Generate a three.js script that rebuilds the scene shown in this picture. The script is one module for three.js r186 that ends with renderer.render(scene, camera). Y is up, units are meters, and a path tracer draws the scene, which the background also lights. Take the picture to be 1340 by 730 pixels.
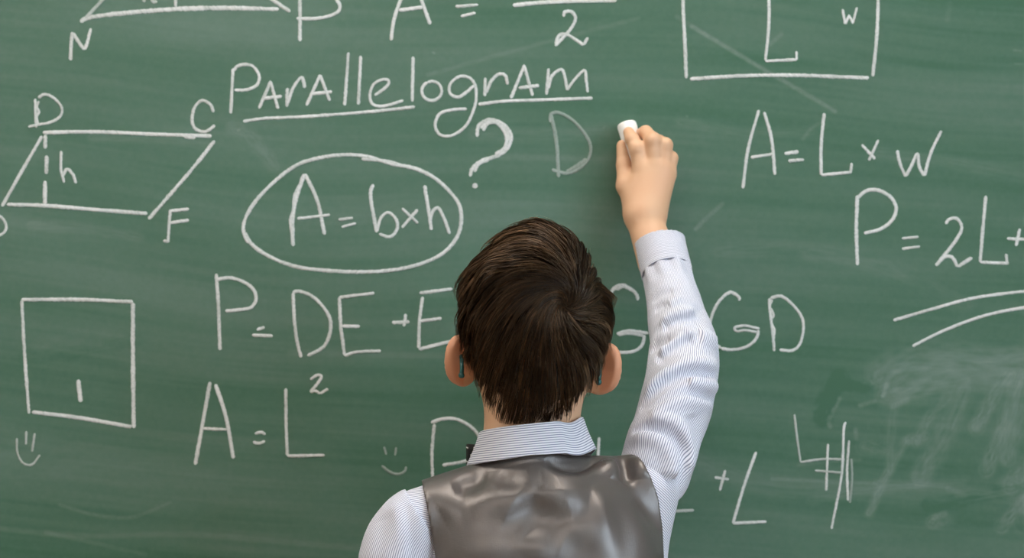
import * as THREE from 'three';
import { RoundedBoxGeometry } from 'three/addons/geometries/RoundedBoxGeometry.js';
import { mergeGeometries } from 'three/addons/utils/BufferGeometryUtils.js';
import { RectAreaLightUniformsLib } from 'three/addons/lights/RectAreaLightUniformsLib.js';

// ------------------------------------------------------------------ camera, sky, exposure
const CAM_Z = 2.4, FOCAL = 2592, EYE = 1.2;          // board plane is z = 0; FOCAL in photo pixels
const scene = new THREE.Scene();
const camera = new THREE.PerspectiveCamera(2 * Math.atan(365 / FOCAL) * 180 / Math.PI, 1340 / 730, 0.05, 60);
camera.position.set(0, EYE, CAM_Z);
camera.lookAt(0, EYE, 0);
camera.focus = 2.02;
camera.userData.fStop = 6.5;
const renderer = new THREE.WebGLRenderer({ antialias: true });
renderer.toneMapping = THREE.LinearToneMapping;
renderer.toneMappingExposure = 1.12;
renderer.shadowMap.enabled = true;
scene.background = new THREE.Color().setRGB(0.66, 0.84, 1.0);     // overcast daylight
scene.backgroundIntensity = 10.0;
RectAreaLightUniformsLib.init();
const LAMP_COLOR = new THREE.Color().setRGB(1.0, 0.94, 0.86), LAMP_POWER = 15.0;

// ------------------------------------------------------------------ helpers
let seedState = 12345;
function rnd() { seedState = (seedState * 1664525 + 1013904223) >>> 0; return seedState / 4294967296; }
function reseed(s) { seedState = s >>> 0; }
const lerp = (a, b, t) => a + (b - a) * t, clamp = (x, a, b) => x < a ? a : x > b ? b : x;
const sstep = (a, b, x) => { const t = clamp((x - a) / (b - a), 0, 1); return t * t * (3 - 2 * t); };
function hash3(i, j, k) { let h = (i * 374761393 + j * 668265263 + k * 2147483647 * 31) | 0; h = Math.imul(h ^ (h >>> 13), 1274126177); h ^= h >>> 16; return (h >>> 0) / 4294967296; }
function noise3(x, y, z) {
  const i = Math.floor(x), j = Math.floor(y), k = Math.floor(z); let u = x - i, v = y - j, w = z - k;
  u = u * u * (3 - 2 * u); v = v * v * (3 - 2 * v); w = w * w * (3 - 2 * w);
  const a = lerp(lerp(hash3(i, j, k), hash3(i + 1, j, k), u), lerp(hash3(i, j + 1, k), hash3(i + 1, j + 1, k), u), v);
  const b = lerp(lerp(hash3(i, j, k + 1), hash3(i + 1, j, k + 1), u), lerp(hash3(i, j + 1, k + 1), hash3(i + 1, j + 1, k + 1), u), v);
  return lerp(a, b, w) * 2 - 1;
}
// photo pixel on the plane at distance z from the board -> metres
const P = (px, py, z = 0) => [(px - 670) / FOCAL * (CAM_Z - z), EYE - (py - 365) / FOCAL * (CAM_Z - z), z];
const M = (rpx, z) => rpx / FOCAL * (CAM_Z - z);      // pixels at that depth -> metres
const toPx = (x, y, z) => [670 + x * FOCAL / (CAM_Z - z), 365 - (y - EYE) * FOCAL / (CAM_Z - z)];

const used = {};
function numbered(n) { const c = used[n] = (used[n] ?? -1) + 1; return c ? n + '_' + String(c).padStart(3, '0') : n; }
function mesh(name, geometry, material, parent = scene, label) {
  const m = new THREE.Mesh(geometry, material); m.name = parent === scene ? numbered(name) : name;
  m.castShadow = m.receiveShadow = true; parent.add(m);
  if (label) m.userData.label = label;
  return m;
}
function group(name, parent = scene) { const g = new THREE.Group(); g.name = parent === scene ? numbered(name) : name; parent.add(g); return g; }
function tag(o, label, category, grp) { Object.assign(o.userData, { label, category }); if (grp) o.userData.group = grp; return o; }
function struct(o) { o.userData.kind = 'structure'; return o; }
function box(w, h, d, x, y, z, r = 0) {
  const g = r ? new RoundedBoxGeometry(w, h, d, 2, r) : new THREE.BoxGeometry(w, h, d); g.translate(x, y, z); return g;
}
function dataTex(w, h, fill, srgb = true) {
  const d = new Uint8Array(w * h * 4);
  for (let y = 0; y < h; y++) for (let x = 0; x < w; x++) { const c = fill(x, y), o = (y * w + x) * 4; d[o] = clamp(c[0], 0, 255); d[o + 1] = clamp(c[1], 0, 255); d[o + 2] = clamp(c[2], 0, 255); d[o + 3] = 255; }
  const t = new THREE.DataTexture(d, w, h); t.magFilter = t.minFilter = THREE.LinearFilter; t.wrapS = t.wrapT = THREE.RepeatWrapping;
  if (srgb) t.colorSpace = THREE.SRGBColorSpace; t.needsUpdate = true; return t;
}
const rgb = (r, g, b) => new THREE.Color().setRGB(r, g, b);
const std = (c, roughness = 0.7, more = {}) => new THREE.MeshStandardMaterial({ color: c, roughness, ...more });

// ---- distance fields and their meshing
const smin = (a, b, k) => { const h = Math.max(k - Math.abs(a - b), 0) / k; return Math.min(a, b) - h * h * k * 0.25; };
function cap(x, y, z, A, B, ra, rb) {
  const bx = B[0] - A[0], by = B[1] - A[1], bz = B[2] - A[2], ax = x - A[0], ay = y - A[1], az = z - A[2];
  const t = clamp((ax * bx + ay * by + az * bz) / (bx * bx + by * by + bz * bz + 1e-12), 0, 1);
  return Math.hypot(ax - bx * t, ay - by * t, az - bz * t) - (ra + (rb - ra) * t);
}
function ell(x, y, z, c, r) {
  const X = x - c[0], Y = y - c[1], Z = z - c[2];
  const k0 = Math.hypot(X / r[0], Y / r[1], Z / r[2]), k1 = Math.hypot(X / (r[0] * r[0]), Y / (r[1] * r[1]), Z / (r[2] * r[2]));
  return k1 > 1e-9 ? k0 * (k0 - 1) / k1 : -Math.min(...r);
}
function surface(f, lo, hi, h, { uv, period = 0, color } = {}) {       // surface nets over a distance field
  const n = [0, 1, 2].map(i => Math.ceil((hi[i] - lo[i]) / h) + 1), [nx, ny, nz] = n, sx = 1, sy = nx, sz = nx * ny;
  const v = new Float32Array(nx * ny * nz);
  // coarse pass first: far from the surface the value of a block's corner is good enough
  const B = 4;
  for (let k = 0; k < nz; k += B) for (let j = 0; j < ny; j += B) for (let i = 0; i < nx; i += B) {
    const c = f(lo[0] + (i + 1.5) * h, lo[1] + (j + 1.5) * h, lo[2] + (k + 1.5) * h), far = Math.abs(c) > 6.5 * h;
    for (let kk = k; kk < Math.min(k + B, nz); kk++) for (let jj = j; jj < Math.min(j + B, ny); jj++) for (let ii = i; ii < Math.min(i + B, nx); ii++)
      v[ii + jj * sy + kk * sz] = far ? c : f(lo[0] + ii * h, lo[1] + jj * h, lo[2] + kk * h);
  }
  const id = new Int32Array(nx * ny * nz).fill(-1), pos = [], idx = [];
  const E = [[0, 1], [0, 2], [0, 4], [1, 3], [1, 5], [2, 3], [2, 6], [3, 7], [4, 5], [4, 6], [5, 7], [6, 7]], off = [0, sx, sy, sx + sy, sz, sx + sz, sy + sz, sx + sy + sz];
  for (let k = 0; k < nz - 1; k++) for (let j = 0; j < ny - 1; j++) for (let i = 0; i < nx - 1; i++) {
    const o = i + j * sy + k * sz; let m = 0;
    for (let c = 0; c < 8; c++) if (v[o + off[c]] < 0) m |= 1 << c;
    if (m === 0 || m === 255) continue;
    let X = 0, Y = 0, Z = 0, c = 0;
    for (const [a, b] of E) {
      const va = v[o + off[a]], vb = v[o + off[b]];
      if ((va < 0) === (vb < 0)) continue;
      const t = va / (va - vb);
      X += lerp(a & 1, b & 1, t); Y += lerp(a >> 1 & 1, b >> 1 & 1, t); Z += lerp(a >> 2, b >> 2, t); c++;
    }
    id[o] = pos.length / 3; pos.push(lo[0] + (i + X / c) * h, lo[1] + (j + Y / c) * h, lo[2] + (k + Z / c) * h);
  }
  const quad = (a, b, c, d, flip) => { if (a < 0 || b < 0 || c < 0 || d < 0) return; if (flip) idx.push(a, c, b, a, d, c); else idx.push(a, b, c, a, c, d); };
  for (let k = 1; k < nz - 1; k++) for (let j = 1; j < ny - 1; j++) for (let i = 1; i < nx - 1; i++) {
    const o = i + j * sy + k * sz, s = v[o] < 0;
    if (s !== v[o + sx] < 0) quad(id[o - sy - sz], id[o - sz], id[o], id[o - sy], !s);
    if (s !== v[o + sy] < 0) quad(id[o - sx - sz], id[o - sx], id[o], id[o - sz], !s);
    if (s !== v[o + sz] < 0) quad(id[o - sx - sy], id[o - sy], id[o], id[o - sx], !s);
  }
  const nor = new Float32Array(pos.length), e = h * 0.6;
  const grad = (x, y, z) => [f(x + e, y, z) - f(x - e, y, z), f(x, y + e, z) - f(x, y - e, z), f(x, y, z + e) - f(x, y, z - e)];
  for (let i = 0; i < pos.length; i += 3) {
    for (let s = 0; s < 2; s++) {
      const d = f(pos[i], pos[i + 1], pos[i + 2]), g = grad(pos[i], pos[i + 1], pos[i + 2]), l = Math.hypot(...g) || 1, st = clamp(d * 2 * e / l, -0.45 * h, 0.45 * h);
      for (let c = 0; c < 3; c++) { pos[i + c] -= st * g[c] / l; if (s) nor[i + c] = g[c] / l; }
    }
  }
  let g = new THREE.BufferGeometry();
  g.setAttribute('position', new THREE.Float32BufferAttribute(pos, 3));
  g.setAttribute('normal', new THREE.BufferAttribute(nor, 3));
  const uvs = new Float32Array(pos.length / 3 * 2), col = color && new Float32Array(pos.length);
  for (let i = 0; i < pos.length / 3; i++) {
    const p = pos.slice(i * 3, i * 3 + 3);
    const q = uv ? uv(...p) : [p[0], p[1]]; uvs[i * 2] = q[0]; uvs[i * 2 + 1] = q[1];
    if (color) col.set(color(...p), i * 3);
  }
  g.setAttribute('uv', new THREE.BufferAttribute(uvs, 2));
  if (color) g.setAttribute('color', new THREE.BufferAttribute(col, 3));
  g.setIndex(idx);
  if (period) {                                     // a triangle across the wrap of an angle gets its own corners
    g = g.toNonIndexed(); const a = g.attributes.uv.array;
    for (let t = 0; t < a.length; t += 6) {
      const m = Math.max(a[t], a[t + 2], a[t + 4]);
      for (let c = 0; c < 6; c += 2) if (m - a[t + c] > period / 2) a[t + c] += period;
    }
  }
  return g;
}
function trace(f, px, py) {                        // where the photo's ray through a pixel meets a surface
  const a = P(px, py, 0.62), b = P(px, py, 0.0); let t = 0;
  for (let i = 0; i < 160; i++) {
    const x = lerp(a[0], b[0], t), y = lerp(a[1], b[1], t), z = lerp(a[2], b[2], t), d = f(x, y, z);
    if (d < 0.0005) return [x, y, z];
    t += Math.max(d * 0.7, 0.0005) / 0.62; if (t > 1) break;
  }
  return null;
}
function folds(f, list, hold = 1) {                          // [amplitude (+ ridge, - groove), width, pixels along it]: each laid on the cloth f
  const lines = list.map(([amp, w, ...pts]) => {
    const p = new THREE.CatmullRomCurve3(pts.map(q => new THREE.Vector3(q[0], q[1], 0))).getPoints(pts.length * 5).map(q => trace(f, q.x, q.y)).filter(Boolean);
    const lo = [0, 1, 2].map(c => Math.min(...p.map(q => q[c])) - 3 * w), hi = [0, 1, 2].map(c => Math.max(...p.map(q => q[c])) + 3 * w);
    return { amp, w, p, lo, hi };
  }).filter(l => l.p.length > 1);
  return (x, y, z) => {
    let s = 0;
    for (const { amp, w, p, lo, hi } of lines) {
      if (x < lo[0] || x > hi[0] || y < lo[1] || y > hi[1] || z < lo[2] || z > hi[2]) continue;
      let best = 1e9, at = 0;
      for (let i = 0; i < p.length - 1; i++) {
        const A = p[i], C = p[i + 1], bx = C[0] - A[0], by = C[1] - A[1], bz = C[2] - A[2], ax = x - A[0], ay = y - A[1], az = z - A[2];
        const t = clamp((ax * bx + ay * by + az * bz) / (bx * bx + by * by + bz * bz + 1e-12), 0, 1);
        const d = (ax - bx * t) ** 2 + (ay - by * t) ** 2 + (az - bz * t) ** 2;
        if (d < best) { best = d; at = (i + t) / (p.length - 1); }
      }
      s += amp * (amp < 0 && w < 0.009 ? Math.exp(-Math.pow(best, 0.6) / Math.pow(w, 1.2)) : Math.exp(-best / (w * w))) * (hold ? Math.min(1, 6 * at + 0.15, 10 * (1 - at) + 0.35) : Math.sin(Math.PI * at));
    }
    return s;
  };
}
function tubeGeo(pts, r, seg = 24, radial = 8, smooth = true) {
  const c = smooth ? new THREE.CatmullRomCurve3(pts.map(p => new THREE.Vector3(...p))) : new THREE.LineCurve3(new THREE.Vector3(...pts[0]), new THREE.Vector3(...pts[1]));
  return new THREE.TubeGeometry(c, seg, r, radial, false);
}

// ------------------------------------------------------------------ the classroom
const RX0 = -3.4, RX1 = 2.6, RZ1 = 6.2, RH = 2.9, WT = 0.15, WALL_Z = -0.045;
const plaster = std(rgb(0.62, 0.58, 0.52), 0.9), ceilingPaint = std(rgb(0.78, 0.77, 0.74), 0.95), oak = std(rgb(0.30, 0.19, 0.10), 0.5);
const vinyl = std(rgb(1, 1, 1), 0.45, { map: dataTex(512, 512, (x, y) => { const n = noise3(x * 0.02, y * 0.3, 1) * 10 + noise3(x * 0.1, y * 0.9, 4) * 8; return [150 + n, 122 + n, 92 + n]; }) });
struct(mesh('wall_front', box(RX1 - RX0 + 2 * WT, RH, WT, (RX0 + RX1) / 2, RH / 2, WALL_Z - WT / 2), plaster)).userData.label = 'painted wall behind the green chalkboard';
struct(mesh('wall_back', box(RX1 - RX0 + 2 * WT, RH, WT, (RX0 + RX1) / 2, RH / 2, RZ1 + WT / 2), plaster)).userData.label = 'painted wall at the far end of the classroom';
struct(mesh('wall_left', box(WT, RH, RZ1 - WALL_Z, RX0 - WT / 2, RH / 2, (RZ1 + WALL_Z) / 2), plaster)).userData.label = 'painted classroom wall without windows';
{
  const flo = box(RX1 - RX0 + 2 * WT, 0.1, RZ1 - WALL_Z + 2 * WT, (RX0 + RX1) / 2, -0.05, (RZ1 + WALL_Z) / 2);
  const u = flo.attributes.uv.array, p = flo.attributes.position.array; for (let i = 0; i < u.length / 2; i++) { u[i * 2] = p[i * 3] / 1.5; u[i * 2 + 1] = p[i * 3 + 2] / 1.5; }
  struct(mesh('floor', flo, vinyl)).userData.label = 'warm wood coloured classroom floor';
}
struct(mesh('ceiling', box(RX1 - RX0 + 2 * WT, 0.1, RZ1 - WALL_Z + 2 * WT, (RX0 + RX1) / 2, RH + 0.05, (RZ1 + WALL_Z) / 2), ceilingPaint)).userData.label = 'white painted classroom ceiling';
// window wall on the right: sill, head and piers around three openings
const WIN = [[1.7, 3.3], [3.8, 5.4]], SILL = 0.85, HEAD = 2.6;
{
  const zs = [WALL_Z, ...WIN.flat(), RZ1], parts = [];
  const wx = RX1 + WT / 2;
  parts.push(box(WT, SILL, RZ1 - WALL_Z, wx, SILL / 2, (RZ1 + WALL_Z) / 2), box(WT, RH - HEAD, RZ1 - WALL_Z, wx, (RH + HEAD) / 2, (RZ1 + WALL_Z) / 2));
  for (let i = 0; i < zs.length; i += 2) parts.push(box(WT, HEAD - SILL, zs[i + 1] - zs[i], wx, (HEAD + SILL) / 2, (zs[i] + zs[i + 1]) / 2));
  struct(mesh('wall_right', mergeGeometries(parts), plaster)).userData.label = 'classroom wall pierced by two tall windows';
  const white = std(rgb(0.75, 0.75, 0.74), 0.4), pane = new THREE.MeshPhysicalMaterial({ color: rgb(1, 1, 1), transmission: 1, thickness: 0, roughness: 0.02, ior: 1.5 });
  WIN.forEach(([a, b], i) => {
    const w = group('window_' + (i + 1)); struct(w); w.position.set(wx, SILL, (a + b) / 2);
    const W = b - a, H = HEAD - SILL;
    mesh('window_frame', mergeGeometries([box(0.06, 0.06, W, 0, 0.03, 0), box(0.06, 0.06, W, 0, H - 0.03, 0), box(0.06, H, 0.06, 0, H / 2, -W / 2 + 0.03), box(0.06, H, 0.06, 0, H / 2, W / 2 - 0.03), box(0.06, H, 0.05, 0, H / 2, 0)]), white, w);
    for (const s of [-1, 1]) mesh('pane', box(0.006, H - 0.1, W / 2 - 0.07, 0, H / 2, s * (W / 4 - 0.008)), pane, w);
    mesh('window_sill', box(0.28, 0.03, W + 0.06, -0.06, -0.012, 0, 0.008), white, w);
    w.userData.label = 'tall white framed double window nearer the ' + (i ? 'far wall' : 'chalkboard');
  });
}
for (const [n, g] of [['left', box(0.015, 0.09, RZ1, RX0 + 0.0075, 0.045, RZ1 / 2)], ['back', box(RX1 - RX0, 0.09, 0.015, (RX0 + RX1) / 2, 0.045, RZ1 - 0.0075)], ['right', box(0.015, 0.09, RZ1, RX1 - 0.0075, 0.045, RZ1 / 2)]])
  struct(mesh('baseboard_' + n, g, oak)).userData.label = 'brown wooden baseboard along the ' + n + ' wall';
// ceiling lamps: flat panels, each a glowing diffuser with an area light just under it
const lampGlow = new THREE.MeshStandardMaterial({ color: 0xffffff, emissive: LAMP_COLOR, emissiveIntensity: 2.0 }), lampMetal = std(rgb(0.7, 0.7, 0.7), 0.4);
for (const [x, z, where] of [[-1.6, 0.5, 'above the chalkboard, nearer the plain wall'], [0.2, 0.5, 'above the chalkboard, nearer the windows'], [-1.6, 3.3, 'over mid-room, nearer the plain wall'], [0.2, 3.3, 'over mid-room, nearer the windows']]) {
  const l = group('ceiling_light'); l.position.set(x, RH, z);
  mesh('housing', mergeGeometries([box(1.24, 0.05, 0.025, 0, -0.025, 0.1625), box(1.24, 0.05, 0.025, 0, -0.025, -0.1625), box(0.025, 0.05, 0.30, 0.6075, -0.025, 0), box(0.025, 0.05, 0.30, -0.6075, -0.025, 0)]), lampMetal, l);
  mesh('diffuser', box(1.19, 0.012, 0.30, 0, -0.034, 0), lampGlow, l);
  const a = new THREE.RectAreaLight(LAMP_COLOR, LAMP_POWER, 1.19, 0.30); a.position.set(0, -0.046, 0); a.rotation.x = -Math.PI / 2; l.add(a);
  tag(l, 'long flat white lamp panel on the ceiling ' + where, 'ceiling lamp', 'lamp panels on the ceiling');
}

// ------------------------------------------------------------------ the chalkboard
const BX = 1.0, BY0 = 0.72, BY1 = 1.92, TPM = 1024;
const board = group('chalkboard'); board.position.set(0, BY0, 0);
tag(board, 'green chalkboard covered with white chalk formulas and shapes', 'chalkboard');
function dustField() {                              // chalk dust left by the sponge and by fingers, 0 .. 1
  const W = 2048, H = Math.round((BY1 - BY0) * TPM), d = new Float32Array(W * H), s = 1080 / TPM;
  for (let y = 0; y < H; y++) for (let x = 0; x < W; x++) {
    const X = x / TPM, Y = y / TPM, warp = noise3(X * 1.6, Y * 2.2, 3.3) * 0.05 + noise3(X * 4, Y * 4, 9) * 0.012;
    const yy = Y + 0.07 * X + warp;
    let n = 0.34 + 0.20 * noise3(X * 1.8, yy * 11, 1) + 0.17 * noise3(X * 3.2, yy * 34, 2) + 0.11 * noise3(X * 6, yy * 95, 5) + 0.08 * noise3(X * 10, yy * 240, 7);
    n += 0.12 * noise3(X * 2.6, Y * 3.1, 12);
    n += 0.05 * noise3(X * 190, Y * 190, 8) * (0.6 + n) + 0.035 * noise3(X * 420, Y * 420, 15);
    d[y * W + x] = n;
  }
  // [amount, width px, softness, points]: wiped chalk, finger smears, ghost lines; negative = wiped clean
  const marks = [
    [0.55, 3, [905, 35], [960, 68], [1000, 92], [1045, 118], [1092, 146]], [0.16, 3, [885, 22], [905, 35]], [0.2, 3, [560, 98], [690, 62], [835, 24]],
    [0.38, 3, [910, 300], [926, 284], [945, 267]], [0.25, 2.5, [78, 661], [128, 675], [172, 677], [222, 658]], [0.22, 4, [-20, 690], [100, 701], [250, 700], [400, 712], [500, 722]],
    [0.2, 3, [60, 697], [190, 726]], [0.32, 2.5, [1010, 627], [1080, 630], [1146, 633]], [0.15, 6, [1146, 633], [1240, 640], [1340, 655]], [0.24, 9, [303, 168], [325, 178], [345, 200], [358, 218]],
    [0.16, 6, [120, 181], [190, 182], [270, 190]], [0.14, 5, [655, 205], [740, 207], [870, 206]], [0.14, 4, [380, 462], [470, 464], [592, 466]], [0.18, 8, [40, 296], [110, 298], [180, 310]],
    [0.2, 2.5, [1050, 182], [1062, 168], [1075, 160]], [0.3, 3, [1008, 58], [1022, 45]], [0.2, 3, [1045, 608], [1110, 602], [1125, 602]], [0.12, 10, [620, 175], [700, 178], [790, 170]],
    [0.16, 7, [890, 160], [960, 172], [1060, 172]], [0.14, 9, [1150, 200], [1240, 212], [1340, 232]], [0.12, 14, [1060, 330], [1160, 350], [1260, 400]], [0.12, 10, [940, 330], [1040, 325]],
    // the finger-wiped corner
    [0.30, 20, [1150, 492], [1185, 474], [1240, 468], [1300, 474], [1350, 466]], [0.22, 26, [1180, 505], [1240, 492], [1320, 488], [1360, 490]], [0.20, 14, [1160, 520], [1200, 508], [1260, 500]],
    [0.36, 6, [1137, 672], [1150, 642], [1163, 616], [1184, 578]], [0.16, 7, [1163, 616], [1166, 560], [1170, 530]], [0.30, 14, [1203, 624], [1222, 594], [1240, 560], [1262, 510]], [0.22, 8, [1200, 580], [1212, 552], [1240, 520]],
    [0.36, 10, [1277, 559], [1290, 538], [1304, 515], [1322, 492]], [0.30, 10, [1291, 615], [1302, 585], [1314, 550], [1332, 490]], [0.28, 12, [1318, 600], [1326, 560], [1340, 500]],
    [0.34, 13, [1322, 634], [1334, 622], [1352, 600]], [0.25, 20, [1345, 680], [1350, 640], [1365, 610]], [0.28, 9, [1310, 690], [1335, 662], [1360, 630]], [0.45, 4, [1222, 677], [1236, 672]], [0.25, 9, [1220, 684], [1240, 680]],
    [0.45, 3, [1155, 518], [1160, 503]], [0.35, 3, [1125, 531], [1145, 525]], [0.35, 4, [1168, 532], [1186, 524]], [0.42, 3, [1086, 559], [1084, 553], [1098, 522]], [0.35, 3, [1119, 563], [1120, 574]], [0.22, 8, [1190, 575], [1210, 572]], [0.16, 10, [1130, 585], [1160, 590]],
    [0.14, 6, [1060, 655], [1160, 640], [1260, 630]], [0.2, 4, [1240, 640], [1262, 648]], [0.13, 12, [900, 600], [1010, 640], [1130, 640]],
    [-0.30, 12, [1076, 545], [1085, 520], [1098, 496]], [-0.2, 9, [1100, 502], [1140, 506], [1152, 494]], [-0.2, 10, [1215, 662], [1260, 655], [1340, 640]],
    [0.10, 30, [0, 610], [170, 600], [420, 612]], [0.08, 16, [60, 455], [150, 440]], [-0.10, 9, [30, 470], [100, 462], [180, 445]],
    [0.5, 1.6, [566, 69], [568, 70]], [0.4, 1.6, [311, 171], [313, 170]], [0.3, 1.4, [789, 168], [791, 166]], [0.3, 1.3, [898, 152], [899, 153]], [0.3, 1.5, [1326, 66], [1336, 67]], [0.3, 1.5, [1328, 84], [1338, 84]], [0.12, 4, [1240, 25], [1243, 0]],
  ];
  reseed(77);
  for (const [amp, w, ...pts] of marks) {
    const q = new THREE.CatmullRomCurve3(pts.map(p => { const [bx, by] = P(p[0], p[1], 0); return new THREE.Vector3((bx + BX) * TPM, (by - BY0) * TPM, 0); })).getPoints(pts.length * 8);
    const R = w / s, x0 = Math.floor(Math.min(...q.map(p => p.x)) - 2.5 * R), x1 = Math.ceil(Math.max(...q.map(p => p.x)) + 2.5 * R), y0 = Math.floor(Math.min(...q.map(p => p.y)) - 2.5 * R), y1 = Math.ceil(Math.max(...q.map(p => p.y)) + 2.5 * R);
    const sd = rnd() * 100;
    for (let y = Math.max(0, y0); y <= Math.min(H - 1, y1); y++) for (let x = Math.max(0, x0); x <= Math.min(W - 1, x1); x++) {
      let best = 1e9, at = 0, side = 0;
      for (let i = 0; i < q.length - 1; i++) {
        const bx = q[i + 1].x - q[i].x, by = q[i + 1].y - q[i].y, ax = x - q[i].x, ay = y - q[i].y, t = clamp((ax * bx + ay * by) / (bx * bx + by * by + 1e-9), 0, 1), dd = (ax - bx * t) ** 2 + (ay - by * t) ** 2;
        if (dd < best) { best = dd; at = i + t; side = Math.sign(ax * by - ay * bx); }
      }
      const r = Math.sqrt(best) / R; if (r > 2.2) continue;
      const across = r * side, edge = Math.exp(-Math.pow(r, 3.2)), streak = w > 5 ? 0.65 + 0.5 * noise3(across * 3.5 + sd, at * 0.35, sd) + 0.2 * noise3(across * 9, at * 0.6, sd + 5) : 0.8 + 0.35 * noise3(at * 1.4, across, sd);
      d[y * W + x] += (w > 4 ? 2.5 : 1.9) * amp * edge * streak * (1 - 0.35 * at / q.length);
    }
  }
  return { W, H, d };
}
const CHALK_DUST = [0.50, 0.53, 0.52], SLATE = [0.052, 0.134, 0.082];
const enc = v => 255 * (v <= 0.0031308 ? 12.92 * v : 1.055 * Math.pow(v, 1 / 2.4) - 0.055);
const dusty = n => { const a = clamp(n, 0, 2) * 0.21; return [0, 1, 2].map(c => enc(lerp(SLATE[c], CHALK_DUST[c], a))); };
{
  const { W, H, d } = dustField();
  const map = dataTex(W, H, (x, y) => dusty(d[y * W + x]));
  map.wrapS = map.wrapT = THREE.ClampToEdgeWrapping;
  const slate = new THREE.MeshPhysicalMaterial({ color: 0xffffff, roughness: 0.66, specularIntensity: 0.6, map });
  const panel = box(2 * BX, BY1 - BY0, 0.02, 0, (BY1 - BY0) / 2, -0.01);
  mesh('writing_panel', panel, slate, board, 'green enamel panel with wiped chalk dust');
  const plainMap = dataTex(512, 512, (x, y) => dusty(0.3 + 0.18 * noise3(x / 512 * 3, y / 512 * 12, 1) + 0.12 * noise3(x / 512 * 6, y / 512 * 60, 2) + 0.05 * noise3(x * 0.4, y * 0.4, 3)));
  const wing = std(0xffffff, 0.58, { map: plainMap });
  for (const s of [-1, 1]) mesh('side_panel', box(0.96, BY1 - BY0, 0.02, s * (BX + 0.012 + 0.48), (BY1 - BY0) / 2, -0.01), wing, board);
  const alu = std(rgb(0.55, 0.56, 0.57), 0.35, { metalness: 0.9 }), TW = 2 * (BX + 0.975);
  for (const s of [-1, 1]) { mesh('joint_strip', box(0.012, BY1 - BY0, 0.024, s * (BX + 0.006), (BY1 - BY0) / 2, -0.009), alu, board); mesh('frame_rail', box(0.03, BY1 - BY0 + 0.06, 0.045, s * (BX + 0.972 + 0.015), (BY1 - BY0) / 2, -0.02, 0.004), alu, board); }
  for (const y of [-0.015, BY1 - BY0 + 0.015]) mesh('frame_rail', box(TW, 0.03, 0.045, 0, y, -0.02, 0.004), alu, board);
  mesh('chalk_tray', mergeGeometries([box(TW, 0.008, 0.09, 0, -0.034, 0.045), box(TW, 0.022, 0.006, 0, -0.027, 0.09)]), alu, board);
}
// ---- chalk writing: every stroke a ribbon of chalk with ragged edges on the panel
const CHALK_WHITE = [0.70, 0.70, 0.69], chalkMat = std(0xffffff, 0.95, { vertexColors: true }), COVER = { w: 0.93, g: 0.60, f: 0.34 };
reseed(4242);
function ribbon(pts, w, smooth, cover) {            // uneven cover: pigment sits on the grain of the panel, thinner towards the edges of a stroke
  const v = pts.map(p => { const [x, y] = P(p[0], p[1], 0); return new THREE.Vector3(x, y - BY0, 0); });
  const c = smooth && v.length > 2 ? new THREE.CatmullRomCurve3(v, false, 'centripetal') : v.length > 2 ? (() => { const k = new THREE.CurvePath(); for (let i = 0; i < v.length - 1; i++) k.add(new THREE.LineCurve3(v[i], v[i + 1])); return k; })() : new THREE.LineCurve3(v[0], v[1]);
  const L = c.getLength(), n = Math.max(4, Math.round(L / 0.0009)), W = w / 1080 / 2 * 1.12, pos = [], idx = [], col = [], sd = rnd() * 50, K = 8, ground = [0, 1, 2].map(k => lerp(SLATE[k], CHALK_DUST[k], 0.08));
  const end = Math.min(0.45, W / L), z0 = 0.0002 + 0.0002 * rnd();
  for (let i = 0; i <= n; i++) {
    const t = i / n, p = c.getPointAt(t), q = c.getPointAt(Math.min(1, t + 0.01)), o = c.getPointAt(Math.max(0, t - 0.01));
    let tx = q.x - o.x, ty = q.y - o.y; const l = Math.hypot(tx, ty) || 1; tx /= l; ty /= l;
    const e = Math.min(t, 1 - t) / end, round = e < 1 ? Math.sqrt(Math.max(0.08, 1 - (1 - e) * (1 - e))) : 1;
    const along = i * 0.9, press = 1 + 0.14 * noise3(along * 0.07, sd, 0.5), load = cover * (1 + 0.16 * noise3(along * 0.05, sd, 30));
    for (let k = 0; k < K; k++) {
      const u = k / (K - 1) * 2 - 1, r = W * press * round * u * (1 + 0.19 * noise3(along * 0.7, sd, u > 0 ? 4 : 8));
      pos.push(p.x - ty * r, p.y + tx * r, z0 + 0.00045 * (1 - u * u));
      const grain = noise3(p.x * 1500 + u * 2.5, p.y * 1500, sd) * 0.5 + 0.5, a = clamp(load * (1 - 0.62 * Math.pow(Math.abs(u), 4)) * (1 - 0.55 * grain * grain) * 1.10, 0, 1);
      for (let j = 0; j < 3; j++) col.push(lerp(ground[j], CHALK_WHITE[j], a));
      if (i && k) { const A = (i - 1) * K + k, B = i * K + k; idx.push(A - 1, A, B, A - 1, B, B - 1); }
    }
  }
  const g = new THREE.BufferGeometry(); g.setAttribute('position', new THREE.Float32BufferAttribute(pos, 3)); g.setAttribute('color', new THREE.Float32BufferAttribute(col, 3)); g.setIndex(idx); g.computeVertexNormals();
  return g;
}
let scrawl = null;
const figure = (name, label) => { scrawl = group(name, board); scrawl.userData.label = label; };
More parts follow.
